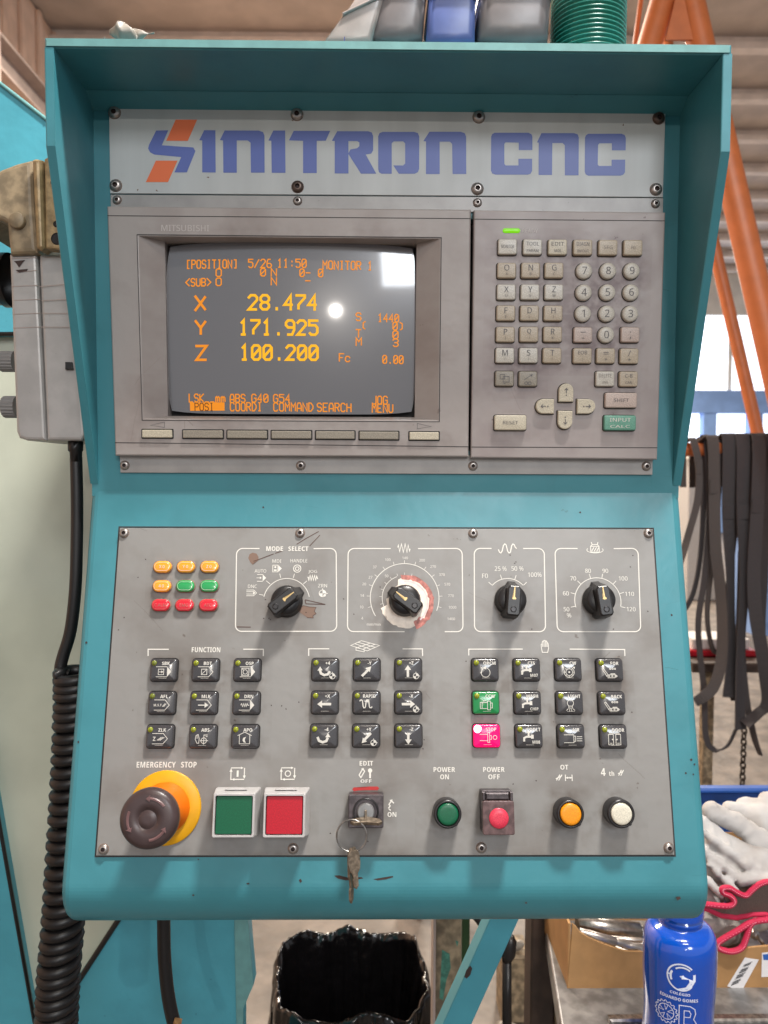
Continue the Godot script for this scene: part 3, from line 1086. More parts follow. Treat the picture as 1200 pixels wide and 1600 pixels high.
	# luminaires
	for h in hall_lamps:
		var o := thing("hall_lamp", ["long white hall lamp hanging below the purlins ahead", "long white hall lamp nearest the end wall", "long white hall lamp nearest the side wall", "long white hall lamp above and behind the photographer"][hall_lamps.find(h)], "lamp", h[0], "hall lamps")
		put("lamp_housing", [[_boxes([[Vector3(0, 0.08, 0), Vector3(1.5, 0.1, 0.56)]], 0.02), M.white_wall]], o)
		put("lamp_diffuser", [[_boxes([[Vector3(0, 0.018, 0), Vector3(1.4, 0.02, 0.5)]]), M.lamp_face]], o)
	var work := thing("work_lamp", "rectangular work lamp hanging above the control console", "lamp", key.position)
	work.basis = key.basis
	put("lamp_housing", [[_boxes([[Vector3(0, 0, 0.06), Vector3(0.28, 0.16, 0.06)]], 0.01), M.grey_plastic]], work)
	put("lamp_diffuser", [[_boxes([[Vector3(0, 0, 0.016), Vector3(0.24, 0.12, 0.014)]]), M.lamp_face]], work)
	put("stem", [[_boxes([[Vector3(0, 0, 0.5), Vector3(0.02, 0.02, 0.82)]]), M.grey_plastic]], work)
	var pend := thing("pendant_lamp", "small round pendant lamp hanging behind the photographer", "lamp", bulb)
	var ball := mesh(0)
	soft(ball, [[Vector3.ZERO, Vector3(0, 0.001, 0), 0.05, 0.05]], 0.012, 0.006)
	put("lamp_bulb", [[ball, M.lamp_face]], pend)
	put("lamp_cord", [[_boxes([[Vector3(0, 1.85, 0), Vector3(0.012, 3.5, 0.012)]]), M.rubber]], pend)
	var rear := thing("rear_window", "bright window with a white frame behind the photographer", "window", win.position)
	rear.basis = win.basis
	put("pane", [[_boxes([[Vector3(0, 0, 0.02), Vector3(1.4, 1.4, 0.02)]]), M.daylight_pane]], rear)
	put("frame", [[_boxes([[Vector3(0, 0.77, 0.03), Vector3(1.64, 0.12, 0.08)], [Vector3(0, -0.77, 0.03), Vector3(1.64, 0.12, 0.08)], [Vector3(0.76, 0, 0.03), Vector3(0.12, 1.4, 0.08)], [Vector3(-0.76, 0, 0.03), Vector3(0.12, 1.4, 0.08)]]), M.white_wall]], rear)

func _boxes(list: Array, bevel := 0.0) -> SurfaceTool:
	var st := mesh()
	for b in list:
		box(st, b[0], b[1], bevel)
	return st


# ---------------------------------------------------------------- the console
func build_console() -> void:
	console = thing("control_console", "teal steel control console with hooded screen, keypad and dial panel", "control panel", Vector3(0, BASE, 0))
	frame_up = Transform3D(Basis(), Vector3(0, TOP - BASE, 0))
	frame_low = Transform3D(Basis(Vector3.RIGHT, -TILT), Vector3(0, TOP - BASE + -0.30588, 0))
	var hw := 0.48208 / 2
	var bw := 0.47898 / 2
	var hy := 0.01162
	var hd := 0.07551
	var t := 0.0068
	# hood: top sheet, two tapering cheeks
	var st := mesh()
	box(st, Vector3(0, hy - t / 2, (hd - 0.16) / 2), Vector3(hw * 2 - 0.0004, t, hd + 0.16), 0.0016)
	put("hood_top", [[st, M.teal]], console, frame_up)
	for s in [-1, 1]:
		var cheek := mesh()
		var side := PackedVector2Array([Vector2(-0.16, hy - t + 0.0002), Vector2(hd, hy - t + 0.0002), Vector2(hd, hy - 0.074), Vector2(0.0005, -0.30588 + 0.006), Vector2(-0.16, -0.30588 + 0.006)])
		slab(cheek, side, -t / 2, t / 2, 0.0012)
		put("hood_cheek", [[cheek, M.teal]], console, frame_up * Transform3D(Basis(Vector3(0, 0, 1), Vector3(0, 1, 0), Vector3(-1, 0, 0)), Vector3(s * (hw - t / 2), 0, 0)))
	var lip := mesh()
	for e in [[hd + 0.0002, hy - t / 2, hw * 2 - 0.004]]:
		box(lip, Vector3(0, e[1], e[0]), Vector3(e[2], t - 0.0016, 0.0004))
	put("worn_edge", [[lip, M.teal_edge]], console, frame_up, "rubbed pale front edge of the hood")
	var fillet := mesh()
	var iw := hw - t
	quad(fillet, Vector3(-iw, hy - 0.0155, 0.0004), Vector3(iw, hy - 0.0155, 0.0004), Vector3(iw, hy - t - 0.0002, 0.016), Vector3(-iw, hy - t - 0.0002, 0.016))
	put("hood_fillet", [[fillet, M.teal]], console, frame_up)
	# back panel: a frame round the screen cut-out
	var back := mesh()
	for b in [[-bw, -0.2170, hy - t, -0.30588 - 0.004], [0.2168, bw, hy - t, -0.30588 - 0.004]]:
		box(back, Vector3((b[0] + b[1]) / 2, (b[2] + b[3]) / 2, -0.006), Vector3(b[1] - b[0], b[2] - b[3], 0.012))
	for b in [[hy - t, -0.086], [-0.272, -0.30588 - 0.004]]:
		box(back, Vector3(-0.0001, (b[0] + b[1]) / 2, -0.0062), Vector3(0.4338, b[0] - b[1], 0.0122))
	put("back_panel", [[back, M.teal]], console, frame_up)
	put("inner_casing", [[_boxes([[Vector3(0, -0.15, -0.05), Vector3(hw * 2 - 0.016, 0.30, 0.05)]]), M.dark_gap]], console, frame_up)
	# lower body: sloping face rolled under at the bottom
	var prof := PackedVector2Array([Vector2(0.0, 0.0)])
	var r := 0.033
	for k in 25:
		var a := k * deg_to_rad(104.0) / 24
		prof.append(Vector2(-(0.297 + r * sin(a)), -r * (1 - cos(a))))
	prof.append(Vector2(-0.27, -0.16))
	prof.append(Vector2(-0.05, -0.20))
	prof.append(Vector2(0.02, -0.15))
	prof.append(Vector2(0.006, -0.006))
	var body := mesh()
	var q := PackedVector2Array()
	for v in prof:
		q.append(Vector2(v.y, v.x))
	var outer := ccw(q)
	var rings := []
	var bev := 0.007
	for k in 5:
		var a := k * PI / 8
		rings.append(ring(inset(outer, bev * (1 - sin(a))), -hw + bev * (1 - cos(a))))
	for k in 5:
		var a := (4 - k) * PI / 8
		rings.append(ring(inset(outer, bev * (1 - sin(a))), hw - bev * (1 - cos(a))))
	loft(body, rings)
	cap(body, inset(outer, bev), hw)
	cap(body, inset(outer, bev), -hw, false)
	put("lower_body", [[body, M.teal]], console, frame_low * Transform3D(Basis(Vector3(0, 0, 1), Vector3(0, 1, 0), Vector3(-1, 0, 0)), Vector3.ZERO))
	put("mounting_arm", [[_boxes([[Vector3(-0.15, 1.36 - BASE, -0.205), Vector3(0.2, 0.14, 0.09)]], 0.004), M.teal]], console)
	build_nameplate()
	build_screen_unit()
	build_keypad()
	build_switch_plate()

func build_nameplate() -> void:
	var st := mesh()
	slab(st, P("-221.2,-0.4 221.7,-1.5 221.0,-68.3 -221.1,-68.6"), 0.0003, 0.002, 0.0004)
	var o := put("nameplate", [[st, M.nameplate]], console, frame_up)
	var blue := mesh()
	var z := 0.00215
	# crop pixels measured on the plate, baked as millimetres
	fill(blue, P("-184.0,-19.5 -174.4,-19.2 -179.6,-30.9 -154.7,-32.4 -153.0,-35.2 -160.0,-51.9 -169.9,-52.0 -164.4,-40.0 -185.7,-38.2 -189.0,-36.5 -190.5,-33.5 -189.7,-30.5"), z)
	fill(blue, P("-146.0,-18.9 -137.1,-18.9 -137.1,-51.8 -147.8,-51.8 -147.6,-26.9 -149.9,-26.7"), z)
	fill(blue, P("-129.8,-19.0 -102.9,-18.8 -99.3,-20.0 -98.2,-22.8 -98.2,-51.6 -109.1,-51.7 -109.3,-28.3 -111.6,-26.6 -120.2,-26.7 -120.3,-51.8 -131.0,-51.9 -131.1,-26.8 -133.6,-26.5"), z)
	fill(blue, P("-91.2,-18.7 -81.8,-18.6 -81.6,-51.6 -92.6,-51.7 -92.8,-26.7 -95.1,-26.5"), z)
	fill(blue, P("-75.0,-18.8 -46.0,-18.6 -49.5,-26.3 -56.7,-26.4 -56.7,-51.6 -67.6,-51.7 -67.6,-26.5 -78.8,-26.3"), z)
	fill(blue, P("-40.4,-18.8 -15.9,-18.6 -12.9,-19.5 -11.8,-22.3 -11.8,-33.5 -13.3,-36.0 -17.7,-36.8 -9.2,-51.7 -21.5,-51.8 -31.7,-36.2 -29.9,-32.9 -24.6,-31.9 -22.8,-30.3 -22.8,-27.4 -24.6,-26.4 -31.5,-26.4 -31.4,-51.7 -42.4,-51.8 -42.4,-26.5 -44.7,-26.3"), z)
	fill(blue, P("-4.2,-19.0 20.8,-18.8 23.8,-19.7 24.9,-22.2 25.0,-47.7 24.0,-50.2 21.5,-51.5 8.7,-51.6 4.3,-45.1 12.2,-45.1 13.8,-43.5 13.7,-27.8 12.1,-26.3 4.5,-26.4 3.0,-27.9 3.1,-51.7 -5.1,-51.7 -7.2,-50.5 -7.7,-48.0 -7.8,-22.5 -6.8,-20.0"), z)
	fill(blue, P("33.0,-18.6 58.0,-18.4 61.1,-19.4 62.3,-21.9 62.7,-51.4 51.7,-51.5 51.2,-28.0 49.4,-26.2 41.2,-26.3 41.4,-51.6 30.4,-51.7 30.3,-26.2 28.2,-25.9"), z)
	fill(blue, P("85.1,-18.9 112.2,-18.7 114.6,-19.9 115.3,-21.9 115.4,-32.2 104.5,-32.3 104.4,-26.5 93.9,-26.4 92.9,-27.6 93.1,-43.2 94.1,-44.4 104.4,-44.3 104.3,-39.1 115.3,-39.0 115.4,-48.5 114.2,-50.8 111.9,-51.5 86.0,-51.7 83.4,-50.8 82.4,-48.5 82.3,-22.2 83.1,-20.0"), z)
	fill(blue, P("122.5,-18.9 148.6,-18.7 151.5,-19.6 152.5,-22.1 152.7,-51.7 141.7,-51.8 141.3,-28.2 139.5,-26.5 131.3,-26.6 131.4,-51.6 120.6,-51.7 120.4,-26.4 119.0,-26.2"), z)
	fill(blue, P("159.9,-19.1 186.6,-18.8 189.2,-19.8 190.2,-22.1 190.2,-31.8 179.1,-31.9 179.0,-26.4 169.0,-26.5 168.0,-27.8 168.0,-43.1 169.0,-44.2 179.1,-44.1 179.0,-39.2 190.0,-39.1 190.0,-48.9 188.7,-50.9 186.4,-51.7 160.4,-51.9 158.4,-50.9 157.6,-48.9 157.4,-22.3 158.1,-20.3"), z)
	put("blue_lettering", [[blue, M.logo_blue]], o, Transform3D.IDENTITY, "large blue lettering SINITRON CNC")
	var orange := mesh()
	fill(orange, P("-168.5,-10.9 -151.5,-10.8 -159.0,-27.3 -176.2,-27.4"), z + 0.00003)
	fill(orange, P("-184.5,-42.9 -167.3,-42.8 -175.0,-59.6 -192.6,-59.7"), z + 0.00003)
	put("orange_slash", [[orange, M.logo_orange]], o, Transform3D.IDENTITY, "two slanted orange blocks of the emblem")
	var k := 0
	for p in P("-216.8,-5.9 -72.4,-6.1 72.3,-6.8 216.2,-6.5 -216.5,-62.6 -72.0,-62.5 71.7,-62.9 215.2,-62.3"):
		screw(o, p, 0.002, 0.0047, k in [3, 5])
		k += 1
	var sp := mesh()
	for p in P("-143.3,-55.5 31.4,-2.7 188.0,-11.8 -199.3,-66.0 -184.0,-66.4 -76.0,-10.6"):
		fill(sp, shift(PackedVector2Array([Vector2(-0.001, -0.0004), Vector2(0.0006, -0.0005), Vector2(0.0011, 0.0001), Vector2(0.0002, 0.0006)]), p, p.x * 90), z)
	put("dirt_mark", [[sp, M.paint_chip]], o).set_meta("kind", "stuff")

func build_screen_unit() -> void:
	# trim strips above and below
	var st := mesh()
	slab(st, P("-220.9,-69.6 221.3,-69.0 221.3,-81.4 -220.8,-80.7"), 0.0003, 0.002, 0.0003)
	var o := put("trim_strip", [[st, M.trim_plate]], console, frame_up)
	for p in P("-215.6,-73.9 -72.0,-73.5 71.8,-73.9 215.0,-73.6"):
		screw(o, p, 0.002, 0.0034)
	st = mesh()
	slab(st, P("-216.1,-275.0 216.9,-275.4 217.0,-291.0 -215.8,-290.7"), 0.0003, 0.002, 0.0003)
	o = put("trim_strip", [[st, M.trim_plate]], console, frame_up)
	for p in P("-212.1,-284.8 -69.8,-284.5 70.1,-284.3 211.8,-284.0"):
		screw(o, p, 0.002, 0.0036)
	# bezel with its funnel
	var outer := ccw(P("-221.4,-81.0 65.9,-81.4 65.6,-277.2 -217.4,-277.2"))
	var mouth := ccw(P("-197.8,-103.2 42.2,-103.8 41.7,-248.8 -195.4,-248.6"))
	var throat := ccw(P("-179.7,-104.5 23.6,-104.8 22.8,-244.6 -178.4,-244.5"))
	st = mesh()
	var start := 0
	loft(st, [ring(outer, 0.0003), ring(outer, 0.0078), ring(inset(outer, 0.0004), 0.0086), ring(inset(outer, 0.0012), 0.009), ring(_aligned(inset(outer, 0.0012), mouth), 0.009), ring(_aligned(inset(outer, 0.0012), mouth), 0.0088), ring(_aligned(outer, inset(mouth, 0.0008)), 0.0086), ring(_aligned(outer, throat), -0.0035), ring(_aligned(outer, throat), -0.020)])
	var unit := put("screen_unit", [[st, M.bezel]], console, frame_up)
	for l in ["-221.0,-88.5 65.5,-88.7", "-217.5,-266.8 65.5,-269.0", "-198.0,-103.0 42.5,-103.6 41.9,-249.1 -195.6,-248.9 -198.0,-103.0"]:
		var g := mesh()
		stroke(g, P(l), 0.0006, 0.00912)
		put("groove", [[g, M.groove]], unit)
	var brand := mesh()
	text(brand, "MITSUBISHI", Vector2(-0.1600, -0.0977), 0.0047, 0.0092, 0.0375)
	put("brand_lettering", [[brand, M.brand_print]], unit)
	var lin := mesh()
	var liner_outline := inset(_aligned(outer, throat), -0.002)
	cap(lin, liner_outline, -0.016)
	put("dark_liner", [[lin, M.dark_gap]], unit)
	# the tube: bulging glass
	var glass := mesh(0)
	var W := 0.1015
	var H := 0.0690
	var n := 18
	var bulge := 0.95
	var grid := []
	for j in n + 1:
		var row := PackedVector3Array()
		for i in n + 1:
			var u := Vector2(2.0 * i / n - 1, 2.0 * j / n - 1)
			# rounded corners: square the circle a little
			var x := u.x * W * (1.0 - 0.030 * pow(absf(u.y), 6))
			var y := u.y * H * (1.0 - 0.040 * pow(absf(u.x), 6))
			row.append(sit(x, y, -0.0015, bulge))
		grid.append(row)
	loft(glass, grid, false)
	var c := Vector2(0.0000, 0.0005) + Vector2(Vector2(-0.0781, -0.1740))
	var tube := put("screen_glass", [[glass, M.screen_glass]], unit, Transform3D(Basis(), Vector3(c.x, c.y, 0)))
	tube.set_meta("label", "dark grey bulging tube of the screen with reflections")
	var amber := mesh()
	var yellow := mesh()
	var k := 0.000264
	# words: text, left edge (crop), centre height, end of the word, letter height
	var words := [
		["[POSITION]", Vector2(-0.0847, 0.0516), 156, 12.5], ["5/26", Vector2(-0.0341, 0.0519), 70, 12.5], ["11:50", Vector2(-0.0105, 0.0521), 87, 12.5], ["MONITOR 1", Vector2(0.0260, 0.0510), 150, 12.5],
		["O", Vector2(-0.0605, 0.0446), 16, 11.5], ["0", Vector2(-0.0243, 0.0448), 15, 11.5], ["N", Vector2(-0.0157, 0.0449), 16, 11.5], ["0- 0", Vector2(0.0074, 0.0445), 70, 11.5],
		["<SUB>", Vector2(-0.0854, 0.0370), 78, 11.5], ["O", Vector2(-0.0605, 0.0372), 16, 11.5], ["N", Vector2(-0.0157, 0.0377), 16, 11.5], ["-", Vector2(0.0120, 0.0381), 15, 11],
		["S", Vector2(0.0528, 0.0098), 15, 11.5], ["1440", Vector2(0.0708, 0.0092), 63, 11.5], ["(", Vector2(0.0578, 0.0029), 12, 11.5], ["0)", Vector2(0.0828, 0.0028), 32, 11.5], ["T", Vector2(0.0529, -0.0036), 15, 11.5], ["0", Vector2(0.0828, -0.0042), 16, 11.5], ["M", Vector2(0.0529, -0.0103), 16, 11.5], ["3", Vector2(0.0829, -0.0106), 16, 11.5],
		["Fc", Vector2(0.0393, -0.0233), 32, 12], ["0.00", Vector2(0.0746, -0.0242), 63, 12],
		["LSK__mm", Vector2(-0.0836, -0.0561), 112, 12], ["ABS", Vector2(-0.0497, -0.0564), 46, 12], ["G40", Vector2(-0.0320, -0.0563), 50, 12], ["G54", Vector2(-0.0142, -0.0565), 50, 12], ["JOG", Vector2(0.0660, -0.0572), 47, 12],
		["COORDI", Vector2(-0.0497, -0.0632), 97, 12.5], ["COMMAND", Vector2(-0.0142, -0.0633), 121, 12.5], ["SEARCH", Vector2(0.0213, -0.0634), 104, 12.5], ["MENU", Vector2(0.0661, -0.0637), 64, 12.5],
	]
	for w in words:
		plot(amber, w[0], w[1], w[2] * k / (w[0].length() - 0.3), w[3] * 0.000528, 0.00095, bulge)
	for w in [["X", Vector2(-0.0775, 0.0201), 32, 21], ["Y", Vector2(-0.0774, 0.0003), 32, 21], ["Z", Vector2(-0.0770, -0.0198), 32, 21]]:
		plot(amber, w[0], w[1], w[2] * k / 0.7, w[3] * 0.000528, 0.00205, bulge)
	for w in [["28.474", Vector2(-0.0339, 0.0206), 208, 21.5], ["171.925", Vector2(-0.0413, 0.0005), 238, 21.5], ["100.200", Vector2(-0.0406, -0.0196), 236, 21.5]]:
		plot(yellow, w[0], w[1], w[2] * k / (w[0].length() - 0.3), w[3] * 0.000528, 0.00205, bulge)
	fill(amber, P("-83.1,-59.7 -54.4,-59.6 -54.5,-66.3 -83.1,-66.4"), 0.00025, bulge)
	var up := Transform3D(Basis(), Vector3(0, 0, -0.0015))
	put("screen_text", [[amber, M.screen_amber]], tube, up, "glowing amber letters of the screen")
	put("screen_digits", [[yellow, M.screen_yellow]], tube, up, "glowing yellow axis figures on the screen")
	var posi := mesh()
	plot(posi, "POSI", Vector2(-0.0789, -0.0633), 58 * k / 3.7, 0.0060, 0.0007, bulge)
	put("screen_posi", [[posi, M.screen_dark]], tube, Transform3D(Basis(), Vector3(0, 0, -0.0011)), "dark letters POSI in the amber block of the screen")
	# soft keys below the screen
	var ends := [[222.5, 270.0], [286.0, 349.0], [355.0, 418.0], [424.0, 487.0], [493.0, 554.5], [561.0, 623.0], [639.0, 686.0]]
	var mids := P("-183.4,-259.7 -147.1,-259.9 -111.8,-260.0 -76.5,-260.1 -41.5,-260.2 -6.5,-260.4 29.7,-260.6")
	for i in 7:
		var w: float = (ends[i][1] - ends[i][0]) * 0.000512
		var well := mesh()
		slab(well, rr(w + 0.0013, 0.0080, 0.0008), 0.0001, 0.00025, 0.0, false)
		var cap_ := mesh()
		slab(cap_, rr(w - 0.0006, 0.0062, 0.0007), 0.0002, 0.0022, 0.0007, false)
		put("soft_key", [[cap_, M["key_cream" if i in [0, 6] else "key_grey"]], [well, M.dark_gap]], unit, Transform3D(Basis(), Vector3(mids[i].x, mids[i].y, 0.009)))
	var tri_ := mesh()
	stroke(tri_, P("-189.1,-252.9 -177.8,-250.3 -177.9,-254.6"), 0.0004, 0.0092, true)
	stroke(tri_, P("35.5,-253.0 24.2,-250.5 24.2,-254.8"), 0.0004, 0.0092, true)
	put("arrow_print", [[tri_, M.legend]], unit)

# the second outline's points in the order that faces the first
func _aligned(a: PackedVector2Array, b: PackedVector2Array) -> PackedVector2Array:
	var best := 0
	for s in b.size():
		if a[0].distance_to(b[s]) < a[0].distance_to(b[best]):
			best = s
	var out := PackedVector2Array()
	for i in b.size():
		out.append(b[(best + i) % b.size()])
	return out

func build_keypad() -> void:
	var st := mesh()
	slab(st, P("68.2,-81.9 220.8,-82.5 218.1,-278.7 67.4,-277.9"), 0.0003, 0.009, 0.0012)
	var unit := put("keypad_unit", [[st, M.keypad_shell]], console, frame_up)
	for l in ["68.5,-89.1 220.1,-89.3", "67.8,-269.2 217.9,-269.2"]:
		var g := mesh()
		stroke(g, P(l), 0.0006, 0.00912)
		put("groove", [[g, M.groove]], unit)
	var lamp := mesh(0)
	cushion(lamp, 0.0138, 0.0036, 0.00175, 0.0009, 0.0006, 0.0004)
	put("ready_lamp", [[lamp, M.ready_green]], unit, Transform3D(Basis(), Vector3(Vector2(0.0981, -0.0979).x, Vector2(0.0981, -0.0979).y, 0.009)), "glowing green ready lamp")
	var pr := mesh()
	text(pr, "READY", Vector2(0.1129, -0.0979), 0.0031, 0.0092, 0.0125)
	put("ready_print", [[pr, M.brand_print]], unit)
	var kw := 0.0148
	var kh := 0.0120
	var top := P("94.7,-111.3 114.5,-111.4 134.4,-111.4 154.4,-111.4 174.4,-111.4 194.3,-111.4")
	var names := ["MONITOR", "TOOL PARAM", "EDIT MDI", "DIAGN IN/OUT", "SFG", "F0"]
	for i in 6:
		var w: PackedStringArray = names[i].split(" ")
		keypad_key(unit, top[i], 0.0150, kh, ["key_pale", "key_pale", "key_cream", "key_tan", "key_tan", "key_tan"][i], "square", w[0], w[1] if w.size() > 1 else "", i > 3)
	var rows := [
		[P("94.2,-129.8 113.2,-129.6 131.8,-129.5"), ["OA", "NB", "GC"], ["key_tan", "key_tan", "key_tan"]],
		[P("94.1,-146.7 113.0,-146.6 131.9,-146.5"), ["XU", "YV", "ZW"], ["key_pale", "key_pale", "key_pale"]],
		[P("93.9,-163.2 112.7,-163.1 131.6,-163.1"), ["FE", "DL", "HI"], ["key_tan", "key_tan", "key_tan"]],
		[P("93.7,-180.0 112.5,-179.8 131.4,-179.7"), ["PI", "QJ", "RK"], ["key_tan", "key_tan", "key_tan"]],
		[P("93.5,-196.5 112.3,-196.4 131.2,-196.4"), ["M(", "S)", "T["], ["key_pale", "key_pale", "key_tan"]],
	]
	for r in rows:
		for i in 3:
			keypad_key(unit, r[0][i], kw, kh, r[2][i], "square", r[1][i][0], r[1][i][1])
	var odd := P("93.4,-214.8 112.2,-214.9")
	keypad_key(unit, odd[0], kw, kh, "key_grey", "square", "#l -9 8 0 8 0 -1 -9 -1;l -3 4 9 4 9 -7 -3 -7;p -2 -10 2 -10", "")
	keypad_key(unit, odd[1], kw, kh, "key_grey", "square", "#p -8 -2 8 8;f 9 9 4 8 7 4;c -4 -9 3;c 3 -9 3", "")
	var num := [
		[P("155.9,-129.6 174.9,-129.5 193.7,-129.4"), "789"], [P("155.8,-146.6 174.6,-146.4 193.5,-146.3"), "456"], [P("155.5,-163.2 174.4,-163.1 193.2,-163.1"), "123"],
	]
	for r in num:
		for i in 3:
			keypad_key(unit, r[0][i], 0.0129, 0, "key_pale", "round", r[1][i], "")
	var low := P("155.6,-179.9 174.2,-179.8 193.3,-179.6 155.4,-196.5 174.0,-196.4 192.8,-196.5 173.8,-214.6 192.6,-214.7")
	keypad_key(unit, low[0], kw, kh, "key_pink", "square", "-", "+")
	keypad_key(unit, low[1], 0.0129, 0, "key_pale", "round", "0", "SP")
	keypad_key(unit, low[2], kw, kh, "key_pink", "square", ".", ",")
	keypad_key(unit, low[3], kw, kh, "key_tan", "square", "EOB", "]")
	keypad_key(unit, low[4], kw, kh, "key_tan", "square", "=", "#")
	keypad_key(unit, low[5], kw, kh, "key_tan", "square", "/", "*")
	keypad_key(unit, low[6], kw, kh, "key_pale", "square", "DELETE", "INS", true)
	keypad_key(unit, low[7], kw, kh, "key_tan", "square", "C-B", "CAN")
	var wide := P("186.9,-231.6 186.4,-249.6 98.5,-249.8")
	keypad_key(unit, wide[0], 0.0256, kh, "key_pink", "square", "SHIFT", "")
	keypad_key(unit, wide[1], 0.0256, kh, "key_green", "square", "INPUT", "CALC")
	keypad_key(unit, wide[2], 0.0256, kh, "key_cream", "square", "RESET", "")
	var soil := []
	for o in unit.get_children():
		if o.name.begins_with("key"):
			soil.append([Vector2(o.position.x, o.position.y), Vector2(0.0075, 0.0062), 0.0032, 0.42])
	wear_in(M.keypad_shell, grimy(61, soil, Color(0.62, 0.54, 0.56), 0.7))
	wear_in(M.bezel, grimy(67, [[Vector2(-0.078, -0.264), Vector2(0.13, 0.004), 0.004, 0.25], [Vector2(-0.078, -0.174), Vector2(0.119, 0.076), 0.003, 0.15]], Color(0.66, 0.60, 0.58), 0.8))
	var arrows := P("142.8,-225.7 126.0,-236.7 159.1,-236.6 142.3,-247.5")
	for i in 4:
		keypad_key(unit, arrows[i], 0.0117, 0.0146, "key_cream", "arrow %d" % [0, 90, -90, 180][i], "", "")

const OUTLINE := "p -11 5.4 7 5.4 14 -3 7 -11 -11 -11;"
const FILLED := "p -11 5.4 7.5 5.4;p -11 -11 7.5 -11;f 7.5 5.4 14.5 -3 7.5 -11;"
const TAP := "k 3 -9 -8 -9 -2.5 -5 -0.5 3 -0.5;k 3 -1.5 0 -1.5 6;k 2 -5 6.8 2 6.8;k 4.5 4.5 -3.5 4.5 3;"
const CONVEYOR := "l -5 -8 8 -8 10.5 -10 8 -12 -5 -12 -7.5 -10;l -14 1 -12 2.2 -5 -8 -7.5 -9.5;c -3.5 -10 1;c 2 -10 1;c 7.5 -10 1;k 1.6 -1 -6.4 7 -6.4;c -1 2 1.2;c 3 2 1.2;c 7 2 1.2"

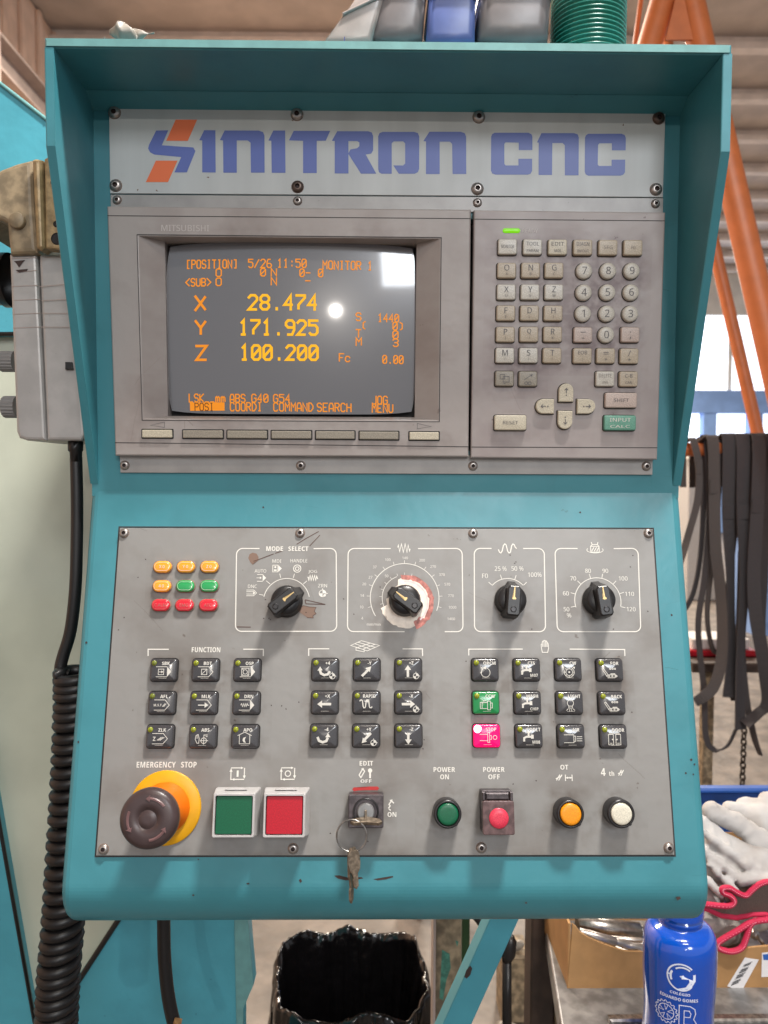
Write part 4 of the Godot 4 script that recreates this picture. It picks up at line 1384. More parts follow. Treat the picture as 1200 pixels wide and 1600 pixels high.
func build_switch_plate() -> void:
	var st := mesh()
	slab(st, P("-214.4,-30.7 215.4,-30.6 214.8,-277.5 -215.1,-277.0"), 0.0002, 0.002, 0.0004)
	var plate := put("switch_plate", [[st, M.plate]], console, frame_low)
	var seam := mesh()
	stroke(seam, P("-215.4,-29.6 216.5,-29.5 215.8,-278.4 -216.1,-277.9"), 0.0011, 0.00025, true)
	put("plate_seam", [[seam, M.groove]], plate)
	for p in P("-210.5,-34.9 -69.6,-34.5 69.6,-34.4 211.6,-34.0 -209.8,-272.5 -69.6,-272.4 70.5,-272.0 210.8,-272.5"):
		screw(plate, p, 0.002, 0.0037)
	# lamps
	var ov := P("-177.8,-62.3 -159.3,-62.2 -140.7,-62.2 -177.4,-77.6 -159.0,-77.5 -140.3,-77.4 -177.4,-92.5 -158.9,-92.5 -140.2,-92.5")
	for i in 9:
		oval_lamp(ov[i], ["lens_amber", "lens_amber", "lens_amber", "lens_amber", "lens_green", "lens_green", "lens_red", "lens_red", "lens_red"][i], ["X 0", "Y 0", "Z 0", "4 0", "", "", "C.ALM", "EMG", "ATC"][i])
	# printed boxes and scales
	var pr := mesh()
	print_box(pr, P("-120.0,-47.1 -40.4,-46.9 -39.3,-112.6 -118.6,-112.7"), 0.0048, Vector2(-0.1018, -0.0470).x, Vector2(-0.0586, -0.0469).x)
	print_box(pr, P("-30.9,-46.9 60.5,-46.7 60.0,-112.8 -30.8,-112.8"), 0.0048, Vector2(0.0032, -0.0468).x, Vector2(0.0251, -0.0467).x, Vector2(0.0140, -0.1128).x, Vector2(0.0456, -0.1128).x)
	print_box(pr, P("70.2,-46.6 126.5,-46.5 125.1,-112.7 69.1,-112.7"), 0.0048, Vector2(0.0842, -0.0466).x, Vector2(0.1097, -0.0465).x)
	print_box(pr, P("135.2,-46.5 202.2,-46.3 200.4,-112.6 134.3,-112.7"), 0.0048, Vector2(0.1535, -0.0464).x, Vector2(0.1827, -0.0464).x)
	var z := 0.00217
	text(pr, "MODE   SELECT", Vector2(-0.0796, -0.0472), 0.0037, z, 0.0336, true)
	dial_scale(pr, Vector2(-0.0792, -0.0894), 0.0183, 12, 168, [])
	for l in ["-100.9,-83.7 -97.6,-84.4", "-95.6,-73.0 -92.5,-75.5", "-85.1,-67.3 -84.2,-70.6", "-73.4,-67.3 -74.2,-70.6", "-63.4,-73.0 -66.2,-75.5"]:
		stroke(pr, P(l), 0.0005, z)
	for w in [["DNC", Vector2(-0.1064, -0.0774)], ["AUTO", Vector2(-0.1005, -0.0651)], ["MDI", Vector2(-0.0877, -0.0572)], ["HANDLE", Vector2(-0.0701, -0.0569)], ["JOG", Vector2(-0.0590, -0.0657)], ["ZRN", Vector2(-0.0509, -0.0768)]]:
		text(pr, w[0], w[1], 0.0027, z, 0.0021 * w[0].length() + 0.0008)
	var s := 0.00045
	pictogram(pr, "p -9 5 4 5 9 0 4 -5 -9 -5;p -9 2 3 2;p -9 -2 3 -2;f 3 3.5 7 0 3 -3.5", Vector2(-0.1070, -0.0826), s, 0.0005, z)
	pictogram(pr, "p -7 6 3 6;p -7 -6 3 -6;f 3 6 9 0 3 -6;p -8 0 -1 0;f -2 2.5 1 0 -2 -2.5", Vector2(-0.0998, -0.0707), s, 0.0005, z)
	pictogram(pr, "l -7 6 2 6 2 -6 -7 -6;f 3 6 9 0 3 -6;d -2.5 2.5 1.8;k 3 -5 -3 0 -3", Vector2(-0.0876, -0.0632), s, 0.0005, z)
	pictogram(pr, "c 0 0 6.5;l -1.8 3 1.8 3 3.5 0 1.8 -3 -1.8 -3 -3.5 0;d -5 -4 1.2;d 5 4 1.2", Vector2(-0.0713, -0.0632), s, 0.0006, z)
	pictogram(pr, "p -9 1 -7.5 1 -6.5 -4.5 -4.5 4.5 -2.5 -4.5 -0.5 4.5 1.5 -4.5 3.5 4.5 5.5 -4.5 7 3 9 -2", Vector2(-0.0589, -0.0706), s, 0.0008, z)
	pictogram(pr, "c 0 0 6;f 0 0 6 0 4.2 4.2 0 6;f 0 0 -6 0 -4.2 -4.2 0 -6;p 6 0 9.5 0;p 0 6 0 9;d 3.5 -3.5 2.2", Vector2(-0.0508, -0.0829), s, 0.0005, z)
	# feed dial
	pictogram(pr, "p -10 1 -9 5 -7 -6 -4 7 -1 -7 2 7 5 -7 7 5 9 -5 10 -1", Vector2(0.0138, -0.0465), 0.00049, 0.0008, z)
	var fc := Vector2(0.0142, -0.0862)
	stroke(pr, arc(fc, 0.0272, -22, 212, 48), 0.00055, 0.00216)
	stroke(pr, arc(fc, 0.0178, 110, 215, 20), 0.0004, 0.00216)
	var far := [["4", Vector2(-0.0193, -0.1024)], ["10", Vector2(-0.0198, -0.0936)], ["14", Vector2(-0.0194, -0.0845)], ["20", Vector2(-0.0179, -0.0754)], ["27", Vector2(-0.0129, -0.0700)], ["37", Vector2(-0.0096, -0.0618)], ["100", Vector2(0.0009, -0.0559)], ["140", Vector2(0.0147, -0.0545)], ["200", Vector2(0.0283, -0.0563)], ["270", Vector2(0.0370, -0.0614)], ["370", Vector2(0.0440, -0.0678)], ["570", Vector2(0.0482, -0.0755)], ["770", Vector2(0.0509, -0.0846)], ["1000", Vector2(0.0520, -0.0937)], ["1400", Vector2(0.0508, -0.1028)], ["50", Vector2(-0.0001, -0.0689)], ["mm/min", Vector2(-0.0102, -0.1071)]]
	var faded := mesh()
	for w in far:
		text(faded, w[0], w[1], 0.0021, z, 0.0, false)
	for k in 13:
		var d := Vector2.from_angle(deg_to_rad(-15 + 17.5 * k))
		stroke(faded, PackedVector2Array([fc + d * 0.0276, fc + d * 0.0300]), 0.0004, z)
		if k > 4:
			stroke(faded, PackedVector2Array([fc + d * 0.0181, fc + d * 0.0200]), 0.0003, z)
	# rapid dial
	pictogram(pr, "p -10 -1 -9 -4 -7.5 -5 -6 -3 -4.5 3 -3 5 -1.5 4 0 -3 1.5 -5 3 -4 4.5 3 6 5 7.5 4 8.5 1 10 0", Vector2(0.0971, -0.0466), 0.00074, 0.0008, z)
	dial_scale(pr, Vector2(0.0963, -0.0874), 0.0166, 42, 138, [42, 70, 106, 138])
	for w in [["F0", Vector2(0.0784, -0.0687), 0.0046], ["25 %", Vector2(0.0910, -0.0629), 0.0094], ["50 %", Vector2(0.1045, -0.0628), 0.0096], ["100%", Vector2(0.1182, -0.0677), 0.0108]]:
		text(pr, w[0], w[1], 0.0036, z, w[2])
	# spindle dial
	pictogram(pr, "l -5 3 5 3 5 -4 -5 -4;p -4 -3 -1 2;p -1 -3 2 2;p 2 -3 4.5 1.5;p -4 8 -3 5 3 5 4 8;p -3 5 -5 3;p 3 5 5 3", Vector2(0.1675, -0.0467), 0.00068, 0.0006, z)
	var el := PackedVector2Array()
	for k in 21:
		var a := deg_to_rad(150 + 240.0 * k / 20)
		el.append(Vector2(0.1675, -0.0477) + Vector2(cos(a) * 0.0066, sin(a) * 0.0024))
	stroke(pr, el, 0.0005, z)
	dial_scale(pr, Vector2(0.1676, -0.0885), 0.0184, -14, 196, [-14, 18, 46, 77, 105, 134, 163, 193])
	for w in [["50", Vector2(0.1423, -0.0951)], ["60", Vector2(0.1424, -0.0826)], ["70", Vector2(0.1488, -0.0706)], ["80", Vector2(0.1610, -0.0645)], ["90", Vector2(0.1749, -0.0645)], ["100", Vector2(0.1888, -0.0706)], ["110", Vector2(0.1932, -0.0829)], ["120", Vector2(0.1937, -0.0950)], ["%", Vector2(0.1441, -0.0998)]]:
		text(pr, w[0], w[1], 0.0034, z)
	# brackets and headings of the button fields
	for l in ["-185.5,-131.7 -185.8,-126.6 -169.7,-126.6", "-111.9,-126.5 -96.2,-126.5 -96.1,-131.7", "-60.8,-131.6 -60.9,-126.1 -44.9,-126.1", "12.4,-126.1 27.9,-126.1 28.0,-131.6", "64.1,-131.1 64.2,-126.3 106.5,-126.2", "143.4,-126.2 186.6,-126.5 186.5,-131.5"]:
		stroke(pr, P(l), 0.0008, z)
	text(pr, "FUNCTION", Vector2(-0.1408, -0.1269), 0.0038, z, 0.0222, true)
	pictogram(pr, "l -24 1 -6 9 25 1 4 -8;p -17 4 10 -5.5;p -12 6.5 17 -2;p -14 -3 8 4.5;p -4 -5.5 17 3;l -15 -2.5 -15 -7 -1 -9.5 -1 -6", Vector2(-0.0171, -0.1240), 0.00046, 0.0005, z)
	pictogram(pr, "l -5 -10 -6 -4 -6.5 3 -5 4 -4 8.5 -2 9 -1.5 10 0.5 10 1 9 3 9 3.5 7 5.5 5 6 -3 4 -10;p -4 4 -4 -1;p -1.5 9 -1.5 -1;p 1.2 9 1.2 -1;p 3.5 7 3.5 -1", Vector2(0.1241, -0.1241), 0.00046, 0.0006, z)
	# bottom row
	text(pr, "EMERGENCY   STOP", Vector2(-0.1666, -0.2126), 0.0042, z, 0.0452, true)
	for e in [[Vector2(-0.1127, -0.2191), true], [Vector2(-0.0748, -0.2191), false]]:
		pictogram(pr, "p -9 -9 -11 -9 -11 8;p -11 9 8 9;p 11 9 11 -7;p 11 -9 -7 -9;f -13.5 3 -11 8 -8.5 3;f 5 11 9.5 9 5 7;f 8.5 -3 11 -8 13.5 -3;f -5 -7 -9.5 -9 -5 -11" + (";k 3.2 0 -5 0 5" if e[1] else ";c 0 0 4.4"), e[0], 0.00046, 0.0007, z)
	text(pr, "EDIT", Vector2(-0.0155, -0.2117), 0.0034, z, 0.0102, true)
	pictogram(pr, "l -12 -2 -6 8 -3 4 -9 -6;f -9 8 -4 9 -6 5;d 6 5 3.6;k 3 6 3 6 -7", Vector2(-0.0154, -0.2193), 0.00046, 0.0008, z)
	text(faded, "OFF", Vector2(-0.0156, -0.2246), 0.0024, z + 0.00003, 0.0084, true)
	pictogram(pr, "p -5 -5 -2 -1 -4 1 0 7 4 3;f -3 8 2 9 0 4;p -4 -6 -1 -8", Vector2(0.0035, -0.2419), 0.00046, 0.0009, z)
	text(pr, "ON", Vector2(0.0039, -0.2485), 0.0034, z, 0.0066, true)
	for w in [["POWER", Vector2(0.0437, -0.2163), 0.0164], ["ON", Vector2(0.0438, -0.2216), 0.0066], ["POWER", Vector2(0.0814, -0.2163), 0.0164], ["OFF", Vector2(0.0814, -0.2216), 0.0088], ["OT", Vector2(0.1351, -0.2147), 0.0060]]:
		text(pr, w[0], w[1], 0.0035, z, w[2], true)
	pictogram(pr, "p -13 -4 -7 5;p -9.5 -4 -3.5 5;p -14 -1.5 -4 3;p 2 -5 2 5;p 13 -5 13 5;p 2 0 13 0;f 6 2 3 0 6 -2;f 9 2 12 0 9 -2", Vector2(0.1347, -0.2224), 0.00046, 0.0007, z)
	text(pr, "4", Vector2(0.1646, -0.2182), 0.0056, z, 0.0036, true)
	text(pr, "th", Vector2(0.1709, -0.2193), 0.0036, z, 0.0040, true)
	pictogram(pr, "p -4 -5 1 4;p -0.5 -5 4.5 4;p -5 -2 4 2", Vector2(0.1781, -0.2186), 0.00046, 0.0007, z)
	put("printed_marking", [[pr, M.white_print]], plate, Transform3D.IDENTITY, "white printed scales, boxes and words on the switch plate")
	put("faded_marking", [[faded, M.pale_print]], plate, Transform3D.IDENTITY, "worn faint figures round the feed dial")
	build_wear(plate)
	# dials
	dial_knob(Vector2(-0.0787, -0.0894), -0.90)
	dial_knob(Vector2(0.0143, -0.0887), 0.93)
	dial_knob(Vector2(0.0978, -0.0881), -0.10)
	dial_knob(Vector2(0.1676, -0.0880), 0.12)
	# square function buttons
	var half := ";c 12.5 -10.5 4.6;f 12.5 -10.5 17.1 -10.5 15.7 -7.3 12.5 -5.9;f 12.5 -10.5 7.9 -10.5 9.3 -13.7 12.5 -15.1;p 12.5 -5.9 12.5 -3.5;p 17.1 -10.5 19 -10.5"
	var w9 := 0.0204
	var h9 := 0.0168
	var set1 := P("-172.2,-142.4 -140.1,-142.4 -107.9,-142.4 -172.2,-167.2 -140.2,-167.2 -107.7,-167.2 -172.2,-191.9 -139.7,-191.9 -107.6,-191.9")
	var word1 := ["SBK", "BDT", "OSP", "AFL", "MLK", "DRN", "ZLK", "ABS", "APO"]
	var art1 := [
		FILLED + "l -7 1.5 2 1.5 2 -7.5 -7 -7.5;p -6 -3 -1 -3;f -2 -0.5 1.5 -3 -2 -5.5", OUTLINE + "l -5 1.5 4 1.5 4 -7.5 -5 -7.5;p -4 -6.5 3 0.5",
		FILLED + "l -8 3 4 3 4 -9 -8 -9;c -2 -3 3.6;p -7 2 -5 0;p 1 -6 3 -8;p -7 -8 -5 -6", OUTLINE + "t -5 -3 4 M.S.T;p 3 -5.5 7 -0.5;p 5 -5.5 9 -0.5",
		OUTLINE + "k 1.6 -8 -3 4 -3;f 3 1.5 9 -3 3 -7.5", FILLED + "p -8 -3 -6.5 -0.5 -5 -5.5 -3.5 -0.5 -2 -5.5 -0.5 -0.5 1 -5.5 2.5 -0.5 4 -3.5 6 -3",
		OUTLINE + "t -7.5 -3 6.5 Z;p -3 -5.5 4 -0.5;p -0.5 -5.5 6.5 -0.5;p 2 -5.5 9 -0.5", "l -8 -10 -11 -4 -10 2 -6.5 4 -4.5 -3 -5 -10;p -8 3 -8 -3;c 3 -6 4.5;p -3 -6 10 -6;p 3 -12 3 3 9 3;p 6 0.5 9 0.5",
		"p -11.5 2 0 7.5 11.5 2;p -8.5 3 -8.5 -11 8.5 -11 8.5 3;f 2.5 0 -2 -1.5 -3.2 -5 -1.5 -8.5 2.5 -9.5 0.8 -6.5 0.6 -3.5",
	]
	for i in 9:
		function_button(set1[i], w9, h9, "cap_dark", "lamp_olive_dark" if i in [0, 3] else "lamp_olive", word1[i], art1[i])
	var set2 := P("-47.7,-142.1 -15.5,-142.1 16.7,-142.0 -47.6,-166.9 -15.6,-166.9 16.5,-166.9 -47.9,-191.5 -15.8,-191.5 16.5,-191.5")
	var word2 := ["+4", "-Y", "+Z", "+X", "RAPID", "-X", "-4", "+Y", "-Z"]
	var art2 := [
		"k 4 -8.5 0 -6.5 -6 -1 -8.8 5 -7.5 8.5 -2.5;f -12.5 -1.5 -8 5.5 -3.8 -1" + half, "k 4 -8 -10.5 3 0.5;f 7.5 5.5 -1.5 3 5 -3.8", "k 4 -1 -12 -1 1;f -6.5 -0.5 -1 7.5 4.5 -0.5" + half,
		"k 4 11 -2 -5 -2;f -4 4 -12 -2 -4 -8", "k 1.7 -11 2.5 -10 4.5 -8 4.8 -6.5 3 -5.5 -5.5 -4.5 -7.8 -2.5 -7.8 -1.5 -6 -0.5 3 0.8 4.8 2.8 4.8 3.8 3 4.8 -5.5 6 -7.8 8.2 -7.8 9.5 -6", "k 4 -11 -2 4 -2;f 3 4 11 -2 3 -8" + half,
		"k 4 -10 -1 -7.5 -7 -1.5 -9.5 4.5 -7.5 7 -2;f 2.8 -1.5 7.2 5.5 11.2 -1.5", "k 4 8 5 -2 -5;f -7 -11 1.6 -8.4 -5 -1.8" + half, "k 4 -0.5 5.5 -0.5 -6;f -6 -5 -0.5 -13 5 -5",
	]
	for i in 9:
		function_button(set2[i], w9, h9, "cap_dark", "lamp_olive", word2[i], art2[i])
	var set3 := P("76.2,-142.1 108.6,-142.1 140.9,-142.0 173.2,-142.2 76.1,-167.0 108.3,-167.0 140.7,-167.1 173.4,-167.3 76.1,-191.5 108.4,-191.7 140.7,-191.9 173.2,-192.1")
	var word3 := ["ORCM", "CTS", "CW", "FOR", "CCW", "WASH", "LIGHT", "BACK", "STOP", "COOLT", "AIR", "DOOR"]
	var art3 := [
		"c 0 -4.5 7.5 -240 75;f -5 3 1.5 6.5 0.5 0.5;f -9 -4 -6 -4 -7.5 -7", TAP + "t 11 -9 5 M07", "c 0 -4 5.6;c 0 -4 8.4 -200 60;d 0 -4 1.6;p 0 1.6 0 5;p 0 -9.6 0 -13;p 5.6 -4 9 -4;p -5.6 -4 -9 -4;p 4 0 6.4 2.4;p -4 0 -6.4 2.4;p 4 -8 6.4 -10.4;p -4 -8 -6.4 -10.4;f 6 5 10 5 9 1", CONVEYOR,
		"l -10 1 2 1 2 -9 -10 -9;l 2 3 7 3 7 -11 2 -11;p 7 0 10 0 10 -8 7 -8;p -7 1 -7 -9;p -4 2 -4 4 0 4", TAP + "t 10 -9.5 4.5 CHIP", "c 0 0 5.2 -60 240;l -3 -4.8 3 -4.8 3 -8 -3 -8;p -7 -12 -4 -9;p -2 -13.5 -1.5 -9.5;p 2 -13.5 1.5 -9.5;p 7 -12 4 -9", CONVEYOR,
		"p -12 3 1 3;p -12 -7 1 -7;l 1 6 4 6 4 -10 1 -10;p 4 1 7 1 7 -5 4 -5;c 13 -2 3.2", TAP + "t 11 -9 5 M08", "p -13 3 3 3 3 -9.5 -13 -9.5;l 3 1 6 1 6 -7.5 3 -7.5;p 8 0 17 0;p 8 -3.3 17 -3.3;p 8 -6.6 17 -6.6", "l -10 4 -2 4 -2 -12.5 -10 -12.5;l 2 4 10 4 10 -12.5 2 -12.5;p -9 6 9 6;d -3.6 -4 1.2;d 3.6 -4 1.2;p -8 -10 -4 -10;p 4 -10 8 -10",
	]
	for i in 12:
		function_button(set3[i], 0.0202, h9, "cap_green" if i == 4 else "cap_lit" if i == 8 else "cap_dark", "lamp_lit" if i == 8 else "lamp_olive", word3[i], art3[i], 0.001)
	var soil := []
	for field in [set1, set2, set3]:
		for p in field:
			soil.append([p, Vector2(0.0105, 0.0086), 0.0030, 0.55])
	for p in [Vector2(-0.0787, -0.0894), Vector2(0.0978, -0.0881), Vector2(0.1676, -0.0880)]:
		soil.append([p, Vector2(0.009, 0.009), 0.0060, 0.45])
	soil.append([Vector2(0.0143, -0.0887), Vector2(0.012, 0.012), 0.011, 0.40])
	for p in [Vector2(-0.1658, -0.2434), Vector2(-0.1114, -0.2456), Vector2(-0.0747, -0.2457), Vector2(-0.0155, -0.2437), Vector2(0.0814, -0.2447), Vector2(0.0447, -0.2462), Vector2(0.1353, -0.2463), Vector2(0.1728, -0.2462)]:
		soil.append([p, Vector2(0.010, 0.013), 0.0045, 0.45])
	for p in ov:
		soil.append([p, Vector2(0.007, 0.004), 0.0022, 0.40])
	soil.append([Vector2(-0.0020, -0.2761), Vector2(0.21, 0.0006), 0.004, 0.30])
	wear_in(M.plate, grimy(29, soil, Color(0.60, 0.53, 0.48), 1.0))
	# emergency stop
	var es := Vector2(-0.1658, -0.2434)
	var yr := mesh(0)
	lathe(yr, PackedVector2Array([Vector2(0.0268, 0), Vector2(0.0268, 0.0009), Vector2(0.0262, 0.0014), Vector2(0.0175, 0.0014)]), 48, false)
	var o := put("emergency_stop", [[yr, M.stop_yellow]], console, at_low(es, 0.002), "brown mushroom emergency stop button on a yellow ring")
	var collar := mesh(0)
	lathe(collar, PackedVector2Array([Vector2(0.0185, 0.0014), Vector2(0.0183, 0.004), Vector2(0.0160, 0.0055), Vector2(0.0155, 0.0210), Vector2(0.0152, 0.0300)]), 40, false)
	put("collar", [[collar, M.stop_orange]], o)
	var head := mesh(0)
	lathe(head, PackedVector2Array([Vector2(0.0150, 0.0285), Vector2(0.0165, 0.0292), Vector2(0.0195, 0.0350), Vector2(0.0203, 0.0380), Vector2(0.0204, 0.0415), Vector2(0.0200, 0.0440), Vector2(0.0186, 0.0458), Vector2(0.0160, 0.0466), Vector2(0.0120, 0.0469), Vector2(0.0066, 0.0470), Vector2(0.0064, 0.0466), Vector2(0.0060, 0.0470), Vector2(0.002, 0.0471)]), 48)
	put("mushroom_cap", [[head, M.stop_brown]], o)
	var mk := mesh()
	for a0 in [38.0, 158.0, 278.0]:
		var ridge := PackedVector3Array()
		for v in arc(Vector2.ZERO, 0.0138, a0, a0 + 52, 9):
			ridge.append(Vector3(v.x, v.y, 0.0466))
		sweep(mk, ridge, [0.0011], 6, 0.7)
		var tip := Vector2.from_angle(deg_to_rad(a0 + 60)) * 0.0136
		var b0 := Vector2.from_angle(deg_to_rad(a0 + 48))
		slab(mk, PackedVector2Array([b0 * 0.0116, b0 * 0.0160, tip]), 0.0464, 0.0475, 0.0003, false)
	put("arrow_ridge", [[mk, M.stop_mark]], o)
	# start and stop squares
	square_button(Vector2(-0.1114, -0.2456), "button_green")
	square_button(Vector2(-0.0747, -0.2457), "button_red")
	# small round buttons
	round_button(Vector2(0.0447, -0.2462), "button_green")
	round_button(Vector2(0.1353, -0.2463), "button_orange")
	round_button(Vector2(0.1728, -0.2462), "button_white")
	# guarded power-off button
	var po := Vector2(0.0814, -0.2447)
	var bx := mesh()
	slab(bx, rr(0.0226, 0.0296, 0.001, 2), 0, 0.011, 0.0004)
	o = put("guarded_button", [[bx, M.switch_metal]], console, at_low(po, 0.002), "red button under a hinged smoky cover")
	var cv := mesh()
	slab(cv, shift(rr(0.0232, 0.0235, 0.0012, 2), Vector2(0, -0.0034)), 0.0112, 0.0172, 0.0006)
	put("hinged_cover", [[cv, M.smoke_cover]], o)
	var hb := mesh()
	box(hb, Vector3(0, 0.0112, 0.0125), Vector3(0.017, 0.0048, 0.0042), 0.0008)
	box(hb, Vector3(-0.0102, 0.0112, 0.0125), Vector3(0.0022, 0.0062, 0.0056), 0.0006)
	box(hb, Vector3(0.0102, 0.0112, 0.0125), Vector3(0.0022, 0.0062, 0.0056), 0.0006)
	put("hinge", [[hb, M.switch_metal]], o)
	var rd := mesh(0)
	lathe(rd, PackedVector2Array([Vector2(0.0072, 0.016), Vector2(0.0072, 0.0174), Vector2(0.0066, 0.0179), Vector2(0.003, 0.0181)]), 32, true, Vector2(0.0002, -0.0036))
	put("button_lens", [[rd, M.button_cherry]], o)
	# key switch
	var ks := Vector2(-0.0155, -0.2437)
	var kb := mesh()
	slab(kb, rr(0.0258, 0.0232, 0.001, 2), 0, 0.0150, 0.0008)
	o = put("key_switch", [[kb, M.switch_metal]], console, at_low(ks, 0.002), "square metal key switch")
	var kr := mesh(0)
	lathe(kr, PackedVector2Array([Vector2(0.0096, 0.0148), Vector2(0.0094, 0.0166), Vector2(0.0086, 0.0170), Vector2(0.0082, 0.0152)]), 36, false)
	put("switch_ring", [[kr, M.ring_dark]], o)
	var kc := mesh()
	lathe(kc, PackedVector2Array([Vector2(0.0062, 0.014), Vector2(0.0062, 0.0186), Vector2(0.0056, 0.0194), Vector2(0.001, 0.0195)]), 32)
	put("lock_cylinder", [[kc, M.bench_metal]], o)
	build_keys(ks)

# chips, scratches and the worn ring round the feed dial
func build_wear(plate: Node3D) -> void:
	var z := 0.00212
	var chip := mesh()
	fill(chip, P("-110.5,-54.8 -109.6,-51.7 -107.1,-50.4 -104.0,-51.2 -102.4,-53.8 -102.3,-56.6 -105.3,-58.1 -106.7,-60.2 -108.8,-58.2"), z)
	put("paint_chip", [[chip, M.paint_chip]], plate, Transform3D.IDENTITY, "round brown paint chip below the words MODE SELECT")
	chip = mesh()
	fill(chip, P("-69.5,-94.9 -65.8,-92.6 -60.7,-93.6 -55.7,-93.9 -57.1,-96.9 -55.6,-98.9 -58.1,-100.4 -57.8,-102.2 -62.6,-101.9 -66.2,-99.4 -69.2,-97.4"), z)
	put("paint_chip", [[chip, M.paint_chip]], plate, Transform3D.IDENTITY, "brown paint chip at the foot of the mode dial")
	var line := mesh()
	for l in ["-106.3,-57.4 -98.3,-54.5 -90.4,-51.4", "-89.2,-50.9 -86.1,-49.9 -83.1,-48.8", "-72.2,-43.6 -64.9,-38.9 -54.7,-33.1", "-61.7,-44.9 -53.6,-36.0", "-64.6,-87.9 -48.4,-91.6", "-64.6,-88.1 -63.8,-91.1 -48.7,-91.6", "-117.6,-109.2 -106.6,-109.4"]:
		stroke(line, P(l), 0.0006, z + 0.00002)
	stroke(line, P("-69.5,-94.9 -65.8,-92.6 -60.7,-93.6 -55.7,-93.9 -57.1,-96.9 -55.6,-98.9 -58.1,-100.4 -57.8,-102.2 -62.6,-101.9"), 0.0004, z + 0.00004)
	put("scratch", [[line, M.chip_line]], plate)
	var bits := mesh()
	for p in P("-192.1,-56.0 -197.1,-70.4 -206.1,-102.1 -209.9,-111.6 -96.7,-102.7 -92.5,-102.5 -91.4,-103.5 -95.7,-87.9 -34.0,-87.3 -5.2,-77.6 -25.9,-99.1 33.9,-85.7 -80.9,-169.4 -77.4,-171.8 -88.8,-168.9 -67.7,-166.5 -63.7,-97.9 99.0,-51.8 103.4,-57.4 102.4,-58.5 197.9,-52.0 195.3,-61.4 114.3,-110.7 61.8,-135.5 189.2,-174.2 28.7,-194.6 27.7,-201.2 -64.6,-261.7 -62.2,-261.7 -42.2,-261.7 95.8,-226.8 113.4,-224.5 206.8,-96.5 178.8,-110.6 -139.4,-279.8 -14.0,-267.6"):
		fill(bits, shift(PackedVector2Array([Vector2(-0.0006, -0.0003), Vector2(0.0004, -0.0004), Vector2(0.0007, 0.0002), Vector2(0, 0.0005)]), p, p.x * 300), z)
	put("dirt_mark", [[bits, M.chip_dark]], plate).set_meta("kind", "stuff")
	var marker := mesh()
	fill(marker, P("-26.0,-230.4 -24.8,-229.1 -18.5,-229.5 -12.7,-228.5 -6.9,-228.5 -5.7,-229.7 -6.9,-231.1 -14.1,-231.1 -21.4,-231.3 -24.8,-231.9"), z + 0.0001)
	put("marker_stroke", [[marker, M.red_marker]], plate, Transform3D.IDENTITY, "red marker stroke above the key switch")
	var c := Vector2(0.0151, -0.0903)
	var white := PackedVector2Array()
	var n := FastNoiseLite.new()
	n.seed = 4
	n.frequency = 1.1
	for k in 60:
		var a := TAU * k / 60
		var r := 0.0196 + 0.0022 * n.get_noise_2d(cos(a) * 3, sin(a) * 3) - (0.0045 if a > 1.9 and a < 3.3 else 0.0)
		white.append(c + Vector2(cos(a), sin(a)) * r)
	var w := mesh()
	fill(w, white, z + 0.00001)
	put("worn_patch", [[w, M.worn_white]], plate, Transform3D.IDENTITY, "rubbed whitish ring of wear round the feed dial")
	var ink := mesh()
	var o_ := PackedVector2Array()
	var i_ := PackedVector2Array()
	for k in 31:
		var a := deg_to_rad(-68 + 168.0 * k / 30)
		var d := Vector2(cos(a), sin(a))
		o_.append(c + d * (0.0222 + 0.0015 * n.get_noise_1d(k * 1.4)))
		i_.append(c + d * (0.0222 - 0.0032 - 0.0025 * maxf(0.0, n.get_noise_1d(k * 0.9 + 40)) - (0.0030 if k < 5 else 0.0)))
	i_.reverse()
	o_.append_array(i_)
	fill(ink, o_, z + 0.00003)
	put("worn_red_ring", [[ink, M.worn_red]], plate, Transform3D.IDENTITY, "worn red arc beside the feed dial")
	var pink := mesh()
	stroke(pink, arc(c, 0.0172, -50, 95, 24), 0.0012, z + 0.00005)
	put("worn_pink_ring", [[pink, M.worn_pink]], plate)
	# chips in the teal paint itself
	var gouge := mesh()
	for l in ["-39.0,-291.6 -35.2,-291.4 -28.1,-293.1 -18.6,-292.7 -17.4,-293.6 -22.9,-294.5 -30.5,-294.9 -36.2,-293.6", "-10.1,-294.1 -3.0,-293.2 4.6,-291.9 4.9,-292.8 -0.6,-294.3 -6.8,-295.0", "-65.0,-294.6 -63.6,-293.7 -62.6,-295.5 -64.0,-296.6", "-103.7,-296.7 -101.8,-296.3 -101.3,-297.4 -103.2,-297.6", "214.3,-307.2 217.2,-306.6 218.0,-308.1 215.1,-309.4", "232.5,-209.1 234.0,-208.6 234.3,-210.0 232.8,-210.5", "235.1,-212.3 236.4,-212.3 236.0,-213.5 235.1,-213.3", "227.8,-218.9 228.8,-218.4 229.2,-219.8 227.9,-220.1", "233.6,-219.8 234.6,-219.6 234.7,-220.8 233.7,-220.8", "-235.8,-120.9 -234.4,-120.4 -233.8,-121.9 -235.2,-122.4", "-235.9,-195.6 -234.8,-195.1 -234.4,-197.0 -235.6,-197.0", "-213.3,-205.9 -212.4,-205.4 -211.8,-206.8 -213.0,-207.1", "225.7,-98.9 226.8,-98.4 227.2,-99.9 225.9,-100.2", "-143.4,-304.5 -142.0,-304.1 -141.5,-305.1 -142.9,-305.4", "102.0,-310.4 103.4,-310.0 103.9,-311.1 102.4,-311.3", "-100.9,-12.6 -99.9,-12.1 -99.3,-13.4 -100.6,-13.7", "156.9,-16.1 158.0,-15.5 158.4,-16.9 157.1,-17.1"]:
		fill(gouge, P(l), 0.00015)
	put("paint_gouge", [[gouge, M.chip_dark]], console, frame_low, "dark gouges in the teal paint below the plate")

